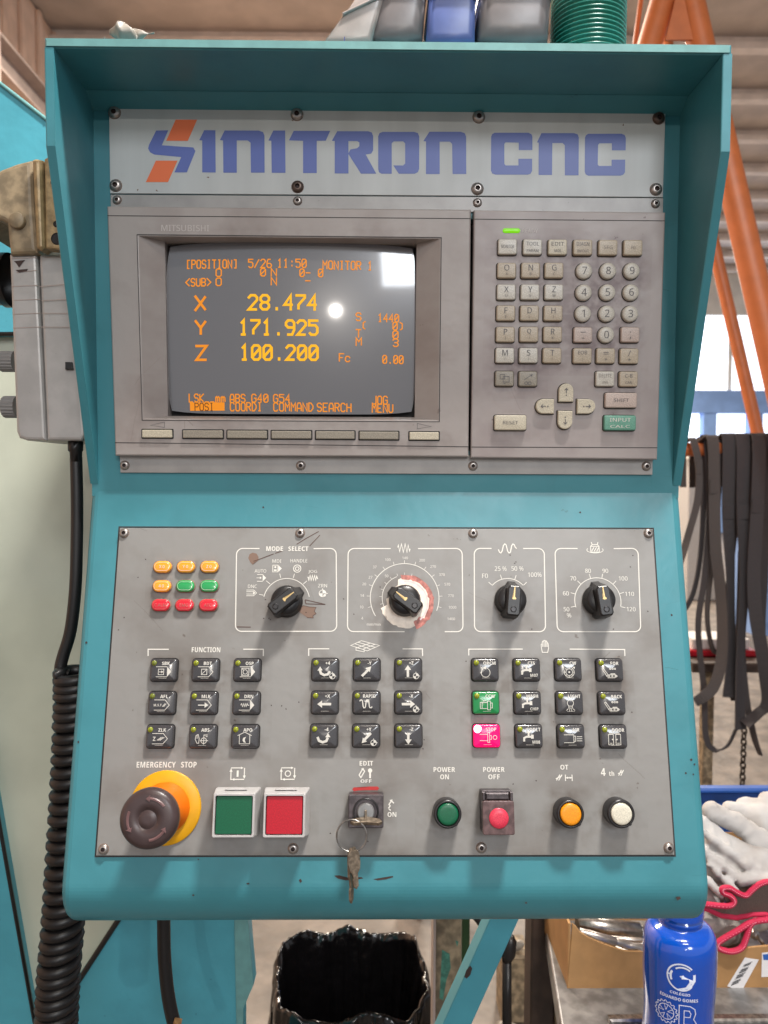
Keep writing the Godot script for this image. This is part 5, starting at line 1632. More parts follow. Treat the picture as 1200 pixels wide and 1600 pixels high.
func build_keys(ks: Vector2) -> void:
	var base := Transform3D(Basis(), console.position) * at_low(ks, 0.021)
	var o := thing("key_ring", "steel ring with small brass keys hanging from the key switch", "keys", base.origin)
	o.basis = base.basis
	# the inserted key's bow
	var bow := mesh()
	slab(bow, P("-11.5,-1.5 -9.5,1.6 0,4.2 9.5,1.6 11.5,-1.5 9,-3.6 0,-2.4 -9,-3.6"), -0.0012, 0.0012, 0.0005)
	put("key_bow", [[bow, M.brass_key]], o, Transform3D(Basis(Vector3.RIGHT, -1.15), Vector3(0.0004, -0.0052, 0.0045)))
	var blade := mesh()
	box(blade, Vector3(0, -0.0012, 0.0005), Vector3(0.0016, 0.006, 0.006), 0.0003)
	put("key_blade", [[blade, M.brass_key]], o)
	var loop := mesh(0)
	var path := PackedVector3Array()
	var c := Vector3(-0.0100, -0.0150, 0.0050)
	for k in 40:
		var a := TAU * k / 40
		path.append(c + Vector3(cos(a) * 0.0108, sin(a) * 0.0112, 0.0016 * sin(a + 0.5)))
	sweep(loop, path, [0.00065], 8, 1.0, true)
	put("ring", [[loop, M.steel]], o)
	for e in [[0.10, 0.0024, 0.82], [-0.02, 0.0002, 1.18]]:
		var key := mesh()
		slab(key, P("-4.6,1 -2.6,4 2.6,4 4.6,1 5.2,-6 4.4,-12 2.2,-15 2.0,-25 0,-27.5 -1.8,-25.5 -2.4,-20 -1.7,-18.5 -2.4,-15 -4.4,-12 -5.2,-6"), -0.0008, 0.0008, 0.0003)
		put("spare_key", [[key, M.brass_key]], o, Transform3D(Basis(Vector3(0, 0, 1), e[0]) * Basis(Vector3.UP, 0.62 if e[0] > 0 else 1.05) * Basis(Vector3.ONE.normalized(), 0.0).scaled(Vector3(1, e[2], 1)), c + Vector3(0.0006 + e[1] * 0.3, -0.0125, e[1])))


# ---------------------------------------------------------------- things beside and above the console
func build_neighbours() -> void:
	var B := Basis(Vector3.UP, -PI / 2)
	# hand-held control box on the left cheek, seen from its side
	var hs := thing("handset", "silver and beige hand control box hung on the console's left side", "hand control", Vector3(-0.2774, 1.4347, -0.0134))
	var st := mesh()
	slab(st, flat("-303,1584,0 -281,1584,0 -276,1435,0 -292,1435,0 -298,1437,0 -300,1442,0"), -0.075, 0.0, 0.0028)
	wput("left_shell", [[st, M.handset_silver]], hs)
	st = mesh()
	slab(st, flat("-280,1584,0 -259,1584,0 -248,1501,0 -245,1439,0 -248,1435,0 -276,1435,0"), -0.075, -0.001, 0.0028)
	wput("right_shell", [[st, M.handset_silver]], hs)
	st = mesh()
	slab(st, flat("-326,1630,6 -314,1642,6 -306,1648,6 -293,1653,6 -281,1656,6 -280,1616,6 -278,1583,6 -300,1582,6 -302,1606,6 -312,1611,6 -327,1604,6"), -0.07, 0.006, 0.004)
	wput("grip_head", [[st, M.handset_beige]], hs, "grimy beige upper grip of the hand control box")
	var boss := mesh(0)
	lathe(boss, PackedVector2Array([Vector2(0.0062, 0), Vector2(0.0062, 0.0035), Vector2(0.0055, 0.0042), Vector2(0.0005, 0.0044)]), 24)
	var bp := Vector3(-0.2922, 1.6075, 0.0060)
	put("boss", [[boss, M.handset_beige]], hs, Transform3D(Basis(), bp - hs.position))
	st = mesh()
	slab(st, flat("-278,1653,12 -275,1654,12 -270,1653,12 -269,1585,12 -272,1583,12 -276,1585,12"), 0.0, 0.014, 0.004)
	wput("hinge_ridge", [[st, M.bracket_beige]], hs)
	st = mesh()
	slab(st, flat("-269,1654,12 -265,1656,12 -256,1656,12 -254,1586,12 -256,1584,12 -269,1585,12"), 0.002, 0.012, 0.002)
	wput("hanging_bracket", [[st, M.bracket_beige]], hs, "beige bracket plate with round holes")
	for p in [[82, 285, 0.0016], [87, 352, 0.002], [88, 373, 0.0042]]:
		var hole := mesh()
		lathe(hole, PackedVector2Array([Vector2(p[2] + 0.0006, 0), Vector2(p[2], 0.0004), Vector2(p[2] - 0.0004, 0.0001)]), 18)
		var hp: Vector3 = {82: Vector3(-0.2620, 1.6358, 0.0121), 87: Vector3(-0.2600, 1.6038, 0.0121), 88: Vector3(-0.2597, 1.5924, 0.0121)}[p[0]]
		put("bracket_hole", [[hole, M.dark_gap]], hs, Transform3D(Basis(), hp - hs.position))
	var sc := mesh()
	for l in ["-301,1580,0 -281,1581,0", "-297,1569,0 -281,1571,0", "-301,1558,0 -280,1559,0", "-300,1547,0 -279,1548,0", "-301,1536,0 -279,1537,0", "-301,1525,0 -279,1526,0", "-279,1558,0 -259,1560,0", "-278,1547,0 -258,1548,0", "-278,1537,0 -257,1537,0", "-278,1526,0 -256,1526,0"]:
		stroke(sc, flat(l), 0.0005, 0.00035 if l.length() > 0 else 0.0)
	wput("shell_groove", [[sc, M.beam_grey]], hs)
	var grime := mesh()
	for l in ["-299,1578,0 -290,1579,0 -292,1577,0 -295,1573,0 -297,1576,0", "-298,1571,0 -288,1572,0 -289,1570,0 -295,1569,0"]:
		fill(grime, flat(l), 0.0004)
	wput("grime", [[grime, M.chip_dark]], hs)
	st = mesh()
	slab(st, flat("-259,1498,0 -254,1498,0 -253,1492,0 -259,1492,0"), -0.002, 0.002, 0.0005)
	wput("latch", [[st, M.rubber]], hs)
	for e in [[Vector3(-0.3133, 1.5026, -0.0300), 0.0088, 0.0125], [Vector3(-0.3124, 1.4645, -0.0300), 0.0093, 0.0115]]:
		var kn := mesh()
		var o := PackedVector2Array()
		for k in 40:
			o.append(Vector2.from_angle(TAU * k / 40) * (e[1] - (0.0006 if k % 2 else 0.0)))
		slab(kn, o, 0, e[2], 0.0016)
		put("small_knob", [[kn, M.knob_grey]], hs, Transform3D(B, e[0] - hs.position))
	var dial := mesh(0)
	lathe(dial, PackedVector2Array([Vector2(0.0225, 0), Vector2(0.0225, 0.006), Vector2(0.0205, 0.008), Vector2(0.0205, 0.02), Vector2(0.018, 0.022)]), 40)
	put("pulse_dial", [[dial, M.rubber]], hs, Transform3D(B, Vector3(-0.3175, 1.5715, -0.0350) - hs.position))
	# its cord: a boot, a straight run, then the coil
	var cord := thing("coiled_cord", "black coiled rubber cord hanging from the hand control box", "cord", Vector3(-0.2625, 0.9473, 0.0298))
	st = mesh(0)
	sweep(st, PackedVector3Array([Vector3(-0.2573, 1.4359, -0.0132), Vector3(-0.2573, 1.4274, -0.0128), Vector3(-0.2570, 1.4263, -0.0127), Vector3(-0.2567, 1.4179, -0.0123)]), [0.0062, 0.0060, 0.0050, 0.0046], 16)
	wput("cord_boot", [[st, M.rubber]], cord)
	st = mesh(0)
	sweep(st, spline(P3("-257,1422,-13 -256,1387,-11 -256,1350,-9 -257,1313,-7 -261,1279,-6 -267,1258,-5 -269,1248,-4 -268,1243,-4 -261,1242,-4")), [0.0050], 14)
	wput("straight_run", [[st, M.rubber]], cord)
	var mid := spline(P3("-255,1245,1 -255,1219,2 -256,1183,4 -258,1141,6 -261,1094,8 -264,1046,10 -268,999,12 -270,957,14 -272,915,16"), 40)
	var helix := PackedVector3Array()
	var turns := 37.0
	for k in mid.size() * 2 - 1:
		var t := float(k) / (mid.size() * 2 - 2)
		var p := mid[k / 2].lerp(mid[mini(k / 2 + 1, mid.size() - 1)], (k % 2) * 0.5)
		var a := TAU * turns * (t * 0.86 + 0.14 * t * t) + 2.2
		helix.append(p + Vector3(cos(a), 0.05 * sin(a * 0.37), sin(a)) * 0.0128)
	st = mesh(0)
	sweep(st, helix, [0.0049], 9)
	wput("coil", [[st, M.rubber]], cord)
	# machine body on the left
	var mb := thing("machine_enclosure", "teal machine enclosure with a pale milky window at the left", "machine", Vector3(-0.3896, 0.8121, -0.2957) * Vector3(1, 0, 1))
	st = mesh()
	slab(st, flat("-700,2006,-250 -425,1839,-250 -374,1800,-250 -129,1632,-250 -156,889,-250 -153,848,-250 -150,811,-250 -162,783,-250 -165,527,-250 -167,203,-250 -763,211,-250 -716,1557,-250 -524,1559,-250 -404,749,-250 -220,1020,-250 -216,1564,-250 -525,1563,-250 -715,1562,-250"), -0.27, -0.25, 0.0, true)
	wput("door_panel", [[st, M.machine_teal]], mb)
	st = mesh()
	slab(st, flat("-545,1571,-262 -211,1573,-262 -216,1003,-262 -409,716,-262 -431,724,-262"), -0.268, -0.262)
	wput("window_pane", [[st, M.machine_glass]], mb, "pale milky window of the machine door")
	st = mesh(0)
	sweep(st, P3("-220,1022,-249 -306,891,-249 -357,812,-249 -402,748,-249"), [0.0032], 8)
	sweep(st, P3("-524,1560,-249 -441,996,-249 -403,748,-249"), [0.0022], 8)
	sweep(st, P3("-523,1563,-249 -344,1566,-249 -216,1566,-249"), [0.0026], 8)
	wput("window_seal", [[st, M.rubber]], mb)
	st = mesh(0)
	sweep(st, P3("-466,1866,-249 -425,1839,-249 -374,1800,-249 -285,1739,-249"), [0.0022], 8)
	wput("edge_fold", [[st, M.teal_edge]], mb)
	st = mesh()
	slab(st, flat("-172,895,-249 -156,890,-249 -153,849,-249 -150,812,-249 -162,783,-249 -165,528,-249 -167,528,-249"), -0.2495, -0.2475, 0.0008)
	wput("edge_flange", [[st, M.teal_edge]], mb)
	# cable that leaves the console's underside
	var cb := thing("hanging_cable", "thick black cable hanging below the console's left half", "cable", Vector3(-0.2008, 0.8377, -0.0644))
	st = mesh(0)
	sweep(st, spline(P3("-205,1028,-73 -205,992,-72 -204,957,-70 -200,921,-68 -193,891,-67 -178,850,-65")), [0.0062], 14)
	wput("sheath", [[st, M.rubber]], cb)
	st = mesh(0)
	sweep(st, PackedVector3Array([Vector3(-0.1937, 0.9031, -0.0624), Vector3(-0.1872, 0.9019, -0.0623)]), [0.0035], 8)
	wput("cable_tie", [[st, M.cardboard]], cb)
	# things lying on top of the hood
	var y0 := TOP + 0.01162 + 0.0004
	var specs := [
		["plastic_case", "clear greyish plastic case leaning at the left of the row on the hood", "-49,1728,50 -30,1753,50 -17,1772,50 -1,1773,50 -13,1728,50", "case_clear", 0.004],
		["plastic_case", "grey plastic case between the leaning clear case and the blue case", "-14,1731,45 -3,1776,45 28,1776,45 25,1732,45", "case_grey", 0.009],
		["plastic_case", "blue plastic case on top of the hood", "27,1729,50 30,1773,50 64,1773,50 64,1729,50", "case_blue", 0.006],
		["plastic_case", "wide grey plastic case beside the green ribbed cup", "66,1732,45 68,1776,45 122,1777,45 119,1732,45", "case_grey", 0.010],
	]
	for s in specs:
		var f: PackedVector2Array = flat(s[2])
		var lowest := 9.0
		for v in f:
			lowest = minf(lowest, v.y)
		for k in f.size():
			if f[k].y < y0 + 0.008:
				f[k].y = y0
		var o := thing(s[0], s[1], "plastic case", Vector3(f[0].x, y0, 0), "plastic cases on the hood")
		st = mesh(0)
		slab(st, f, -0.04, 0.045, s[4])
		wput("case_body", [[st, M[s[3]]]], o)
		st = mesh()
		var a := f[0].lerp(f[1], 0.72)
		var b := f[f.size() - 1].lerp(f[f.size() - 2], 0.72)
		box(st, Vector3((a.x + b.x) / 2, (a.y + b.y) / 2, 0.003), Vector3(absf(b.x - a.x) + 0.001, 0.0016, 0.0885), 0.0006, Basis(Vector3.BACK, (b - a).angle() if b.x > a.x else (a - b).angle()))
		wput("lid_seam", [[st, M[s[3]]]], o)
		if s[3] == "case_clear":
			st = mesh()
			stroke(st, P("0,0 3,6 5,2 8,9 10,5 13,12"), 0.0006, 0.0)
			put("pen_marks", [[st, M.pen_blue]], o, Transform3D(Basis(Vector3.BACK, 0.35), Vector3(0.008, 0.003, 0.0453)))
	var gp := Vector3(0.1559, 1.7593, 0.0120)
	var cup := thing("ribbed_cup", "green ribbed plastic cup standing on the hood's right end", "cup", Vector3(gp.x, y0, 0.012))
	st = mesh(0)
	var prof := PackedVector2Array([Vector2(0.0262, 0.0)])
	for k in 26:
		prof.append(Vector2(0.0266, 0.0012 + k * 0.0034))
		prof.append(Vector2(0.0283, 0.0021 + k * 0.0034))
		prof.append(Vector2(0.0285, 0.0029 + k * 0.0034))
		prof.append(Vector2(0.0268, 0.0038 + k * 0.0034))
	lathe(st, prof, 48)
	put("cup_wall", [[st, M.hose_green]], cup, Transform3D(Basis(Vector3.RIGHT, -PI / 2), Vector3.ZERO))
	for k in 26:
		st = mesh(0)
		lathe(st, PackedVector2Array([Vector2(0.0280, 0.0020), Vector2(0.0289, 0.0025), Vector2(0.0280, 0.0030)]), 48, false)
		put("rib", [[st, M.hose_rib]], cup, Transform3D(Basis(Vector3.RIGHT, -PI / 2), Vector3(0, k * 0.0034, 0)))
	var wad := thing("crumpled_bag", "crumpled pale plastic bag lying on the hood's left end", "bag", Vector3(-0.21, y0, 0.04))
	st = mesh(0)
	soft(st, [[Vector3(-0.2101, 1.7426, 0.0300), Vector3(-0.2044, 1.7408, 0.0300), 0.0035, 0.0060], [Vector3(-0.2044, 1.7408, 0.0300), Vector3(-0.1938, 1.7386, 0.0300), 0.0055, 0.0040], [Vector3(-0.1969, 1.7446, 0.0200), Vector3(-0.1768, 1.7452, 0.0200), 0.0040, 0.0025], [Vector3(-0.2150, 1.7370, 0.0300), Vector3(-0.2082, 1.7399, 0.0300), 0.002, 0.005]], 0.0016, 0.003, 0.0045, 5)
	wput("film", [[st, M.bag_clear]], wad)
	# orange A-frame hoist with webbing slings
	var af := thing("hoist_frame", "orange tubular A-frame hoist standing behind the console's right side", "hoist", Vector3(1.3471, 0.0056, -1.7889) * Vector3(1, 0, 1))
	var d := 2.5
	for e in [["front_leg", "957,3152,-1942 1006,2946,-1932 1196,2120,-1890 1385,1303,-1850 1684,7,-1785", 0.042], ["front_leg", "978,3156,-1962 924,2958,-1953 887,2833,-1948 561,1666,-1897 107,-10,-1823", 0.040], ["rear_leg", "1262,3330,-2848 1487,2376,-2800 1680,1562,-2759 2002,209,-2692", 0.027], ["thin_brace", "897,3136,-2042 862,2878,-2030 792,2362,-2007", 0.008], ["cross_bar", "978,1499,-2114 1160,1505,-2112 1614,1518,-2107", 0.024]]:
		st = mesh(0)
		sweep(st, P3(e[1]), [e[2]], 20)
		wput(e[0], [[st, M.orange_paint]], af)
	st = mesh()
	slab(st, flat("946,2936,-1900 972,2936,-1900 1004,2804,-1900 916,2803,-1900"), -1.91, -1.90)
	wput("gusset", [[st, M.orange_paint]], af)
	var slings := [
		["short brown webbing sling nearest the console, swinging behind its edge", "1094,1529,-2044 1112,1440,-2040 1108,1329,-2034 1077,1208,-2029 1034,1063,-2023", 0.011, "webbing_brown"],
		["webbing sling with its strap twisting into a thin hanging loop", "1152,1532,-2023 1157,1374,-2016 1162,1176,-2007 1175,1056,-2001 1185,924,-1994 1183,781,-1988 1154,682,-1983 1093,633,-1982", 0.018, "webbing_brown"],
		["wide dark webbing sling, first of the middle pair on the orange bar", "1221,1534,-2053 1219,1285,-2041 1227,1063,-2030 1232,841,-2020 1223,641,-2011", 0.021, "webbing"],
		["wide dark webbing sling, longest of those on the bar, ending above the chain", "1260,1533,-2032 1259,1286,-2021 1264,1066,-2010 1251,757,-1996 1254,536,-1985", 0.022, "webbing"],
		["webbing sling nearest the orange leg, its end looping back to the left", "1300,1534,-2002 1295,1309,-1991 1284,1091,-1981 1291,939,-1974 1325,742,-1964 1331,638,-1959 1299,601,-1958 1255,563,-1956", 0.021, "webbing"],
		["thin dark sling hanging in a long U below the others", "1151,1530,-2073 1161,1284,-2062 1146,1060,-2051 1124,881,-2043 1145,657,-2032 1152,500,-2025 1181,453,-2022 1226,465,-2022 1257,523,-2025", 0.009, "webbing"],
		["dark sling behind the middle pair with a long narrow loop", "1259,1531,-2082 1260,1284,-2071 1238,1059,-2060 1230,879,-2052 1241,699,-2043 1257,632,-2040 1266,834,-2049 1274,1149,-2064", 0.010, "webbing"],
	]
	slings.append_array([
		["narrow black sling crossing behind the wide pair and hanging to their right", "1314,1532,-2092 1312,1283,-2080 1306,1058,-2069 1288,832,-2059 1303,629,-2049 1330,494,-2042 1353,427,-2039", 0.010, "webbing"],
		["narrow black sling directly behind the brown twisted one", "1210,1532,-2103 1206,1328,-2093 1184,1101,-2083 1168,920,-2074 1185,807,-2069 1212,780,-2067 1241,803,-2068", 0.008, "webbing"],
		["black sling at the photo's right edge beside the orange leg", "1359,1535,-2061 1353,1285,-2049 1345,1062,-2039 1337,883,-2031 1346,750,-2024 1360,638,-2019", 0.016, "webbing"],
		["short black sling loop peeping out between console and brown sling", "1155,1527,-2113 1158,1327,-2104 1147,1123,-2094 1120,987,-2088 1079,918,-2085", 0.008, "webbing"],
	])
	for s in slings:
		var p := P3(s[1])
		var o := thing("webbing_sling", s[0], "sling", p[p.size() - 1], "webbing slings on the hoist's cross bar")
		var path := PackedVector3Array([p[0] + Vector3(0, -0.16, -0.085), p[0] + Vector3(0, -0.02, -0.09), p[0] + Vector3(0, 0.006, -0.06)])
		path[2] = Vector3(p[0].x, p[0].y + 0.01, p[0].z - 0.045)
		path.append_array(p)
		st = mesh()
		var way := spline(path, 8)
		var twist := PackedVector3Array()
		var k1 := slings.find(s)
		for k in way.size():
			var t := float(k) / way.size()
			twist.append(Vector3(s[2], 0, 0.004).rotated(Vector3.UP, 1.1 * smoothstep(0.25, 1.0, t) * sin(t * (4.0 + k1 % 3) + k1 * 1.7)))
		band(st, way, twist, 0.005)
		wput("strap", [[st, M[s[3]]]], o)
		st = mesh()
		var q := p[1] * 0.98 + p[0] * 0.02
		box(st, p[1] + Vector3(0, 0, 0.004), Vector3(s[2] * 1.9, 0.05, 0.004), 0.001)
		wput("stitched_overlap", [[st, M[s[3]]]], o)
	var chain := thing("hanging_chain", "dark steel chain hanging below the webbing slings", "chain", Vector3(1.2662, 0.3114, -1.9845))
	for k in 14:
		var t := k / 13.0
		var p: Vector3 = (Vector3(1.2722, 0.5506, -1.9957)).lerp(Vector3(1.2641, 0.2893, -1.9835), t)
		var ringp := PackedVector3Array()
		for i in 14:
			var a := TAU * i / 14
			var v := Vector3(cos(a) * 0.009, sin(a) * 0.0135, 0)
			ringp.append(p + v.rotated(Vector3.UP, PI / 2 * (k % 2) + 0.5))
		st = mesh(0)
		sweep(st, ringp, [0.0034], 7, 1.0, true)
		wput("link", [[st, M.chain_steel]], chain)


# ---------------------------------------------------------------- below and to the right
func build_bench() -> void:
	var st: SurfaceTool
	# waste bin with a black liner
	var c := Vector3(-0.0479, 0.5516, -0.6698)
	var bin := thing("waste_bin", "grey bin lined with a shiny black plastic bag below the console", "bin", c * Vector3(1, 0, 1))
	st = mesh(0)
	var wall := []
	for e in [[0.10, 0.002], [0.1375, 0.50]]:
		var o := PackedVector2Array()
		for k in 48:
			var a := TAU * k / 48 + 0.10
			o.append(Vector2(cos(a), sin(a)) * e[0] / pow(pow(absf(cos(TAU * k / 48)), 4.0) + pow(absf(sin(TAU * k / 48)), 4.0), 0.25))
		wall.append(ring(o, e[1]))
	loft(st, wall)
	put("bucket", [[st, M.bin_grey]], bin, Transform3D(Basis(Vector3.RIGHT, -PI / 2), Vector3.ZERO))
	st = mesh(0)
	var n := FastNoiseLite.new()
	n.seed = 12
	n.frequency = 1.0
	var prof := [[0.182, 0.10], [0.178, 0.18], [0.172, 0.26], [0.168, 0.32], [0.164, 0.37], [0.160, 0.42], [0.157, 0.46], [0.153, 0.495], [0.149, 0.525], [0.145, 0.545], [0.1415, 0.553], [0.138, 0.551], [0.134, 0.535], [0.129, 0.505], [0.125, 0.465], [0.120, 0.42], [0.114, 0.36], [0.108, 0.30], [0.100, 0.23], [0.085, 0.16], [0.05, 0.12], [0.012, 0.10]]
	var rings := []
	for j in prof.size():
		var o := PackedVector3Array()
		for k in 200:
			var a := TAU * k / 200
			var sq := 1.0 / pow(pow(absf(cos(a)), 4.0) + pow(absf(sin(a)), 4.0), 0.25)
			var x := cos(a)
			var y := sin(a)
			# sharp creases: folded noise, long down the bag, crossing a little
			var crease := absf(n.get_noise_3d(x * 2.6, y * 2.6, j * 0.13)) * 0.034 + absf(n.get_noise_3d(x * 5.0 + 7, y * 5.0, j * 0.22)) * 0.010
			var sag := n.get_noise_3d(x * 1.6 + 20, y * 1.6, j * 0.06) * 0.018
			var fold: float = (0.006 - crease + sag) * (1.25 if j < 6 else 0.9 - 0.15 * (j - 6) if j < 10 else 0.3 if j < 13 else 0.6)
			var lift := n.get_noise_2d(x * 1.2 + 50, y * 1.2) * 0.026 + n.get_noise_2d(x * 4.0 + 90, y * 4.0) * 0.004
			var r: float = prof[j][0] * sq * 0.90 + fold
			o.append(Vector3(cos(a + 0.10) * r, prof[j][1] + lift * (1.0 if j > 3 and j < 14 else 1.6), -sin(a + 0.10) * r * 0.96))
		rings.append(o)
	loft(st, rings)
	put("bag_liner", [[st, M.bag_black]], bin, Transform3D.IDENTITY, "crinkled glossy black bag folded over the bin's rim")
	# posts under the console
	var post := thing("rusty_post", "worn beige steel post with green paint and rust below the console", "post", Vector3(0.0963, 0.7075, -0.4552) * Vector3(1, 0, 1))
	var pp := Vector3(0.0973, 0.7075, -0.4552)
	wput("post_face", [[_boxes([[Vector3(pp.x + 0.001, 0.41, pp.z), Vector3(0.037, 0.82, 0.006)]], 0.001), M.rusty]], post)
	wput("post_flange", [[_boxes([[Vector3(pp.x - 0.0195, 0.41, pp.z - 0.01), Vector3(0.004, 0.82, 0.04)]], 0.001), M.beam_grey]], post)
	for l in ["89,725,-485 100,719,-485 102,698,-485 96,680,-485 91,649,-485 86,653,-485", "84,608,-485 99,605,-485 97,578,-485 83,578,-485", "108,739,-485 113,737,-485 111,729,-485", "104,664,-485 107,659,-485 104,653,-485"]:
		var gc := mesh()
		fill(gc, flat(l), pp.z + 0.0034)
		wput("green_paint_patch", [[gc, M.green_chip]], post)
	var gpost := thing("green_pole", "thin dark green pole behind the rusty post", "pole", Vector3(0.1327, 0.6576, -0.5325) * Vector3(1, 0, 1))
	wput("pole", [[_boxes([[Vector3(0.1327, 0.6576, -0.5325) * Vector3(1, 0, 1) + Vector3(0, 0.42, 0), Vector3(0.012, 0.84, 0.012)]], 0.002), M.dark_green]], gpost)
	var br := thing("diagonal_brace", "bright teal diagonal steel brace below the console", "brace", Vector3(0.0492, 0.7819, -0.1389))
	var a0 := Vector3(0.1386, 0.9805, -0.1472)
	var a1 := Vector3(0.0381, 0.7554, -0.1378)
	var dir := (a1 - a0).normalized()
	var turn := Basis(dir.cross(Vector3.BACK).normalized(), dir, Vector3.BACK)
	turn = Basis(turn.x.normalized(), dir, turn.x.cross(dir).normalized())
	st = mesh()
	box(st, (a0 + a1) / 2, Vector3(0.026, a0.distance_to(a1), 0.005), 0.001, turn * Basis(Vector3.UP, 0.22))
	wput("front_flange", [[st, M.machine_teal]], br)
	st = mesh()
	box(st, (a0 + a1) / 2 + turn * Vector3(0.011, 0, -0.012), Vector3(0.004, a0.distance_to(a1), 0.024), 0.001, turn)
	wput("side_flange", [[st, M.machine_teal]], br)
	st = mesh()
	fill(st, P("-2,-5 1,-7 3,-1 2,6 -1,7 -3,2"), 0.0)
	put("paint_chip", [[st, M.chip_dark]], br, Transform3D(turn, Vector3(0.0881, 0.8976, -0.1399) - br.position))
	var rod := thing("black_rod", "black rod with a thicker head hanging beside the diagonal brace", "rod", Vector3(0.1803, 0.5930, -0.4288))
	st = mesh(0)
	sweep(st, P3("180,720,-435 180,666,-432 181,557,-427"), [0.0066], 12)
	wput("rod", [[st, M.rubber]], rod)
	st = mesh(0)
	sweep(st, P3("184,755,-436 184,748,-436 182,728,-435 179,717,-435"), [0.006, 0.0098, 0.0098, 0.0062], 12)
	wput("head", [[st, M.rubber]], rod)
	st = mesh(0)
	sweep(st, spline(P3("132,788,-439 142,775,-438 155,761,-437 173,755,-436 184,751,-436")), [0.0062], 10)
	wput("cable", [[st, M.rubber]], rod)
	var brick := thing("floor_block", "small brown block with litter lying on the floor behind the rod", "block", Vector3(0.3553, 0.0000, -1.3370))
	st = mesh()
	var bb := Vector3(0.3553, 0.0000, -1.3370)
	box(st, bb + Vector3(0, 0.09, 0), Vector3(0.07, 0.18, 0.1), 0.006)
	wput("block", [[st, M.rusty]], brick)
	st = mesh(0)
	soft(st, [[bb + Vector3(-0.01, 0.19, 0.02), bb + Vector3(0.02, 0.195, 0.02), 0.012, 0.008], [bb + Vector3(-0.04, 0.02, 0.09), bb + Vector3(0.02, 0.02, 0.1), 0.016, 0.012]], 0.005, 0.01, 0.008, 9)
	wput("litter", [[st, M.bag_clear]], brick)
	# bench with its dark timber
	var tb := thing("workbench", "grey metal topped bench with dark timber side at lower right", "bench", Vector3(0.3246, 0.7540, -0.3045) * Vector3(1, 0, 1))
	var top := P3("244,750,-484 208,750,-205 651,750,-201 768,750,-481")
	st = mesh()
	var tpoly := PackedVector2Array()
	for v in top:
		tpoly.append(Vector2(v.x, -v.z))
	slab(st, tpoly, -0.03, 0.0, 0.003)
	put("bench_top", [[st, M.bench_metal]], tb, Transform3D(Basis(Vector3.RIGHT, -PI / 2), Vector3(0, 0.75, 0) - tb.position))
	st = mesh()
	var wl := Vector3(0.2392, 0.6829, -0.4924)
	box(st, Vector3(wl.x, 0.40, wl.z), Vector3(0.036, 0.80, 0.05), 0.003)
	wput("timber_leg", [[st, M.wood_dark]], tb, "dark brown timber leg of the bench")
	st = mesh()
	box(st, Vector3(wl.x + 0.0215, 0.40, wl.z + 0.01), Vector3(0.006, 0.80, 0.04), 0.001)
	wput("timber_edge", [[st, M.rusty]], tb)
	st = mesh()
	box(st, Vector3(0.4439, 0.7535, -0.2678), Vector3(0.34, 0.007, 0.012), 0.002)
	wput("bench_rail", [[st, M.steel]], tb)
	# cardboard box with tools
	var zf := -0.33
	var cbx := thing("cardboard_box", "torn cardboard box of tools standing on the metal bench", "box", Vector3(0.3750, 0.7394, -0.3300))
	st = mesh()
	slab(st, flat("239,741,-330 245,835,-330 250,831,-330 255,824,-330 266,817,-330 287,808,-330 313,799,-330 341,798,-330 382,800,-330 431,799,-330 498,805,-330 605,810,-330 608,735,-330"), -0.333, -0.33, 0.0008)
	wput("front_wall", [[st, M.cardboard]], cbx)
	var lc := Vector3(0.2402, 0.7409, -0.3300)
	var lt := Vector3(0.2454, 0.8364, -0.3300)
	st = mesh()
	slab(st, PackedVector2Array([Vector2(-0.332, lc.y), Vector2(-0.332, lt.y - 0.002), Vector2(-0.45, lt.y + 0.003), Vector2(-0.58, lt.y - 0.004), Vector2(-0.58, lc.y)]), -0.0015, 0.0015, 0.0006)
	put("side_wall", [[st, M.cardboard]], cbx, Transform3D(Basis(Vector3(0, 0, 1), Vector3(0, 1, 0), Vector3(-1, 0, 0)), Vector3((lc.x + lt.x) / 2 - 0.001, 0, 0) - cbx.position))
	wput("back_wall", [[_boxes([[Vector3(lc.x + 0.2, (lc.y + lt.y) / 2, -0.58), Vector3(0.4, lt.y - lc.y, 0.003)]]), M.cardboard]], cbx)
	wput("box_floor", [[_boxes([[Vector3(lc.x + 0.2, lc.y + 0.002, -0.456), Vector3(0.4, 0.003, 0.246)]]), M.card_inside]], cbx)
	st = mesh()
	for l in ["468,790,-328 486,787,-328 465,746,-328 446,752,-328", "490,796,-328 509,798,-328 510,765,-328 490,764,-328"]:
		slab(st, flat(l), -0.3299, -0.3296)
	wput("paper_label", [[st, M.label_white]], cbx)
	var ink := mesh()
	var u0 := Vector3(0.4718, 0.7824, -0.3285)
	var u1 := Vector3(0.4543, 0.7537, -0.3285)
	for k in 19:
		if k % 5 == 3:
			continue
		var p := u0.lerp(u1, k / 18.0)
		var sd := Vector2(0.0052, 0.0020) * (1.0 if k % 3 else 1.15)
		stroke(ink, PackedVector2Array([Vector2(p.x, p.y) - sd * 0.85, Vector2(p.x, p.y) + sd]), 0.0005 + 0.0004 * (k % 2), -0.3293)
	wput("barcode", [[ink, M.ink]], cbx)
	st = mesh()
	slab(st, flat("491,794,-328 500,795,-328 501,787,-328 492,787,-328"), -0.3296, -0.3293)
	wput("label_logo", [[st, M.label_blue]], cbx)
	var tube := thing("steel_tube", "short grey steel tube lying in the cardboard box", "tube", Vector3(0.3084, 0.7936, -0.3867))
	st = mesh(0)
	sweep(st, P3("269,794,-397 311,789,-396 354,784,-396"), [0.0125], 20)
	wput("tube_wall", [[st, M.steel]], tube)
	st = mesh(0)
	sweep(st, P3("353,785,-396 366,783,-395"), [0.0085], 14)
	wput("spigot", [[st, M.ring_dark]], tube)
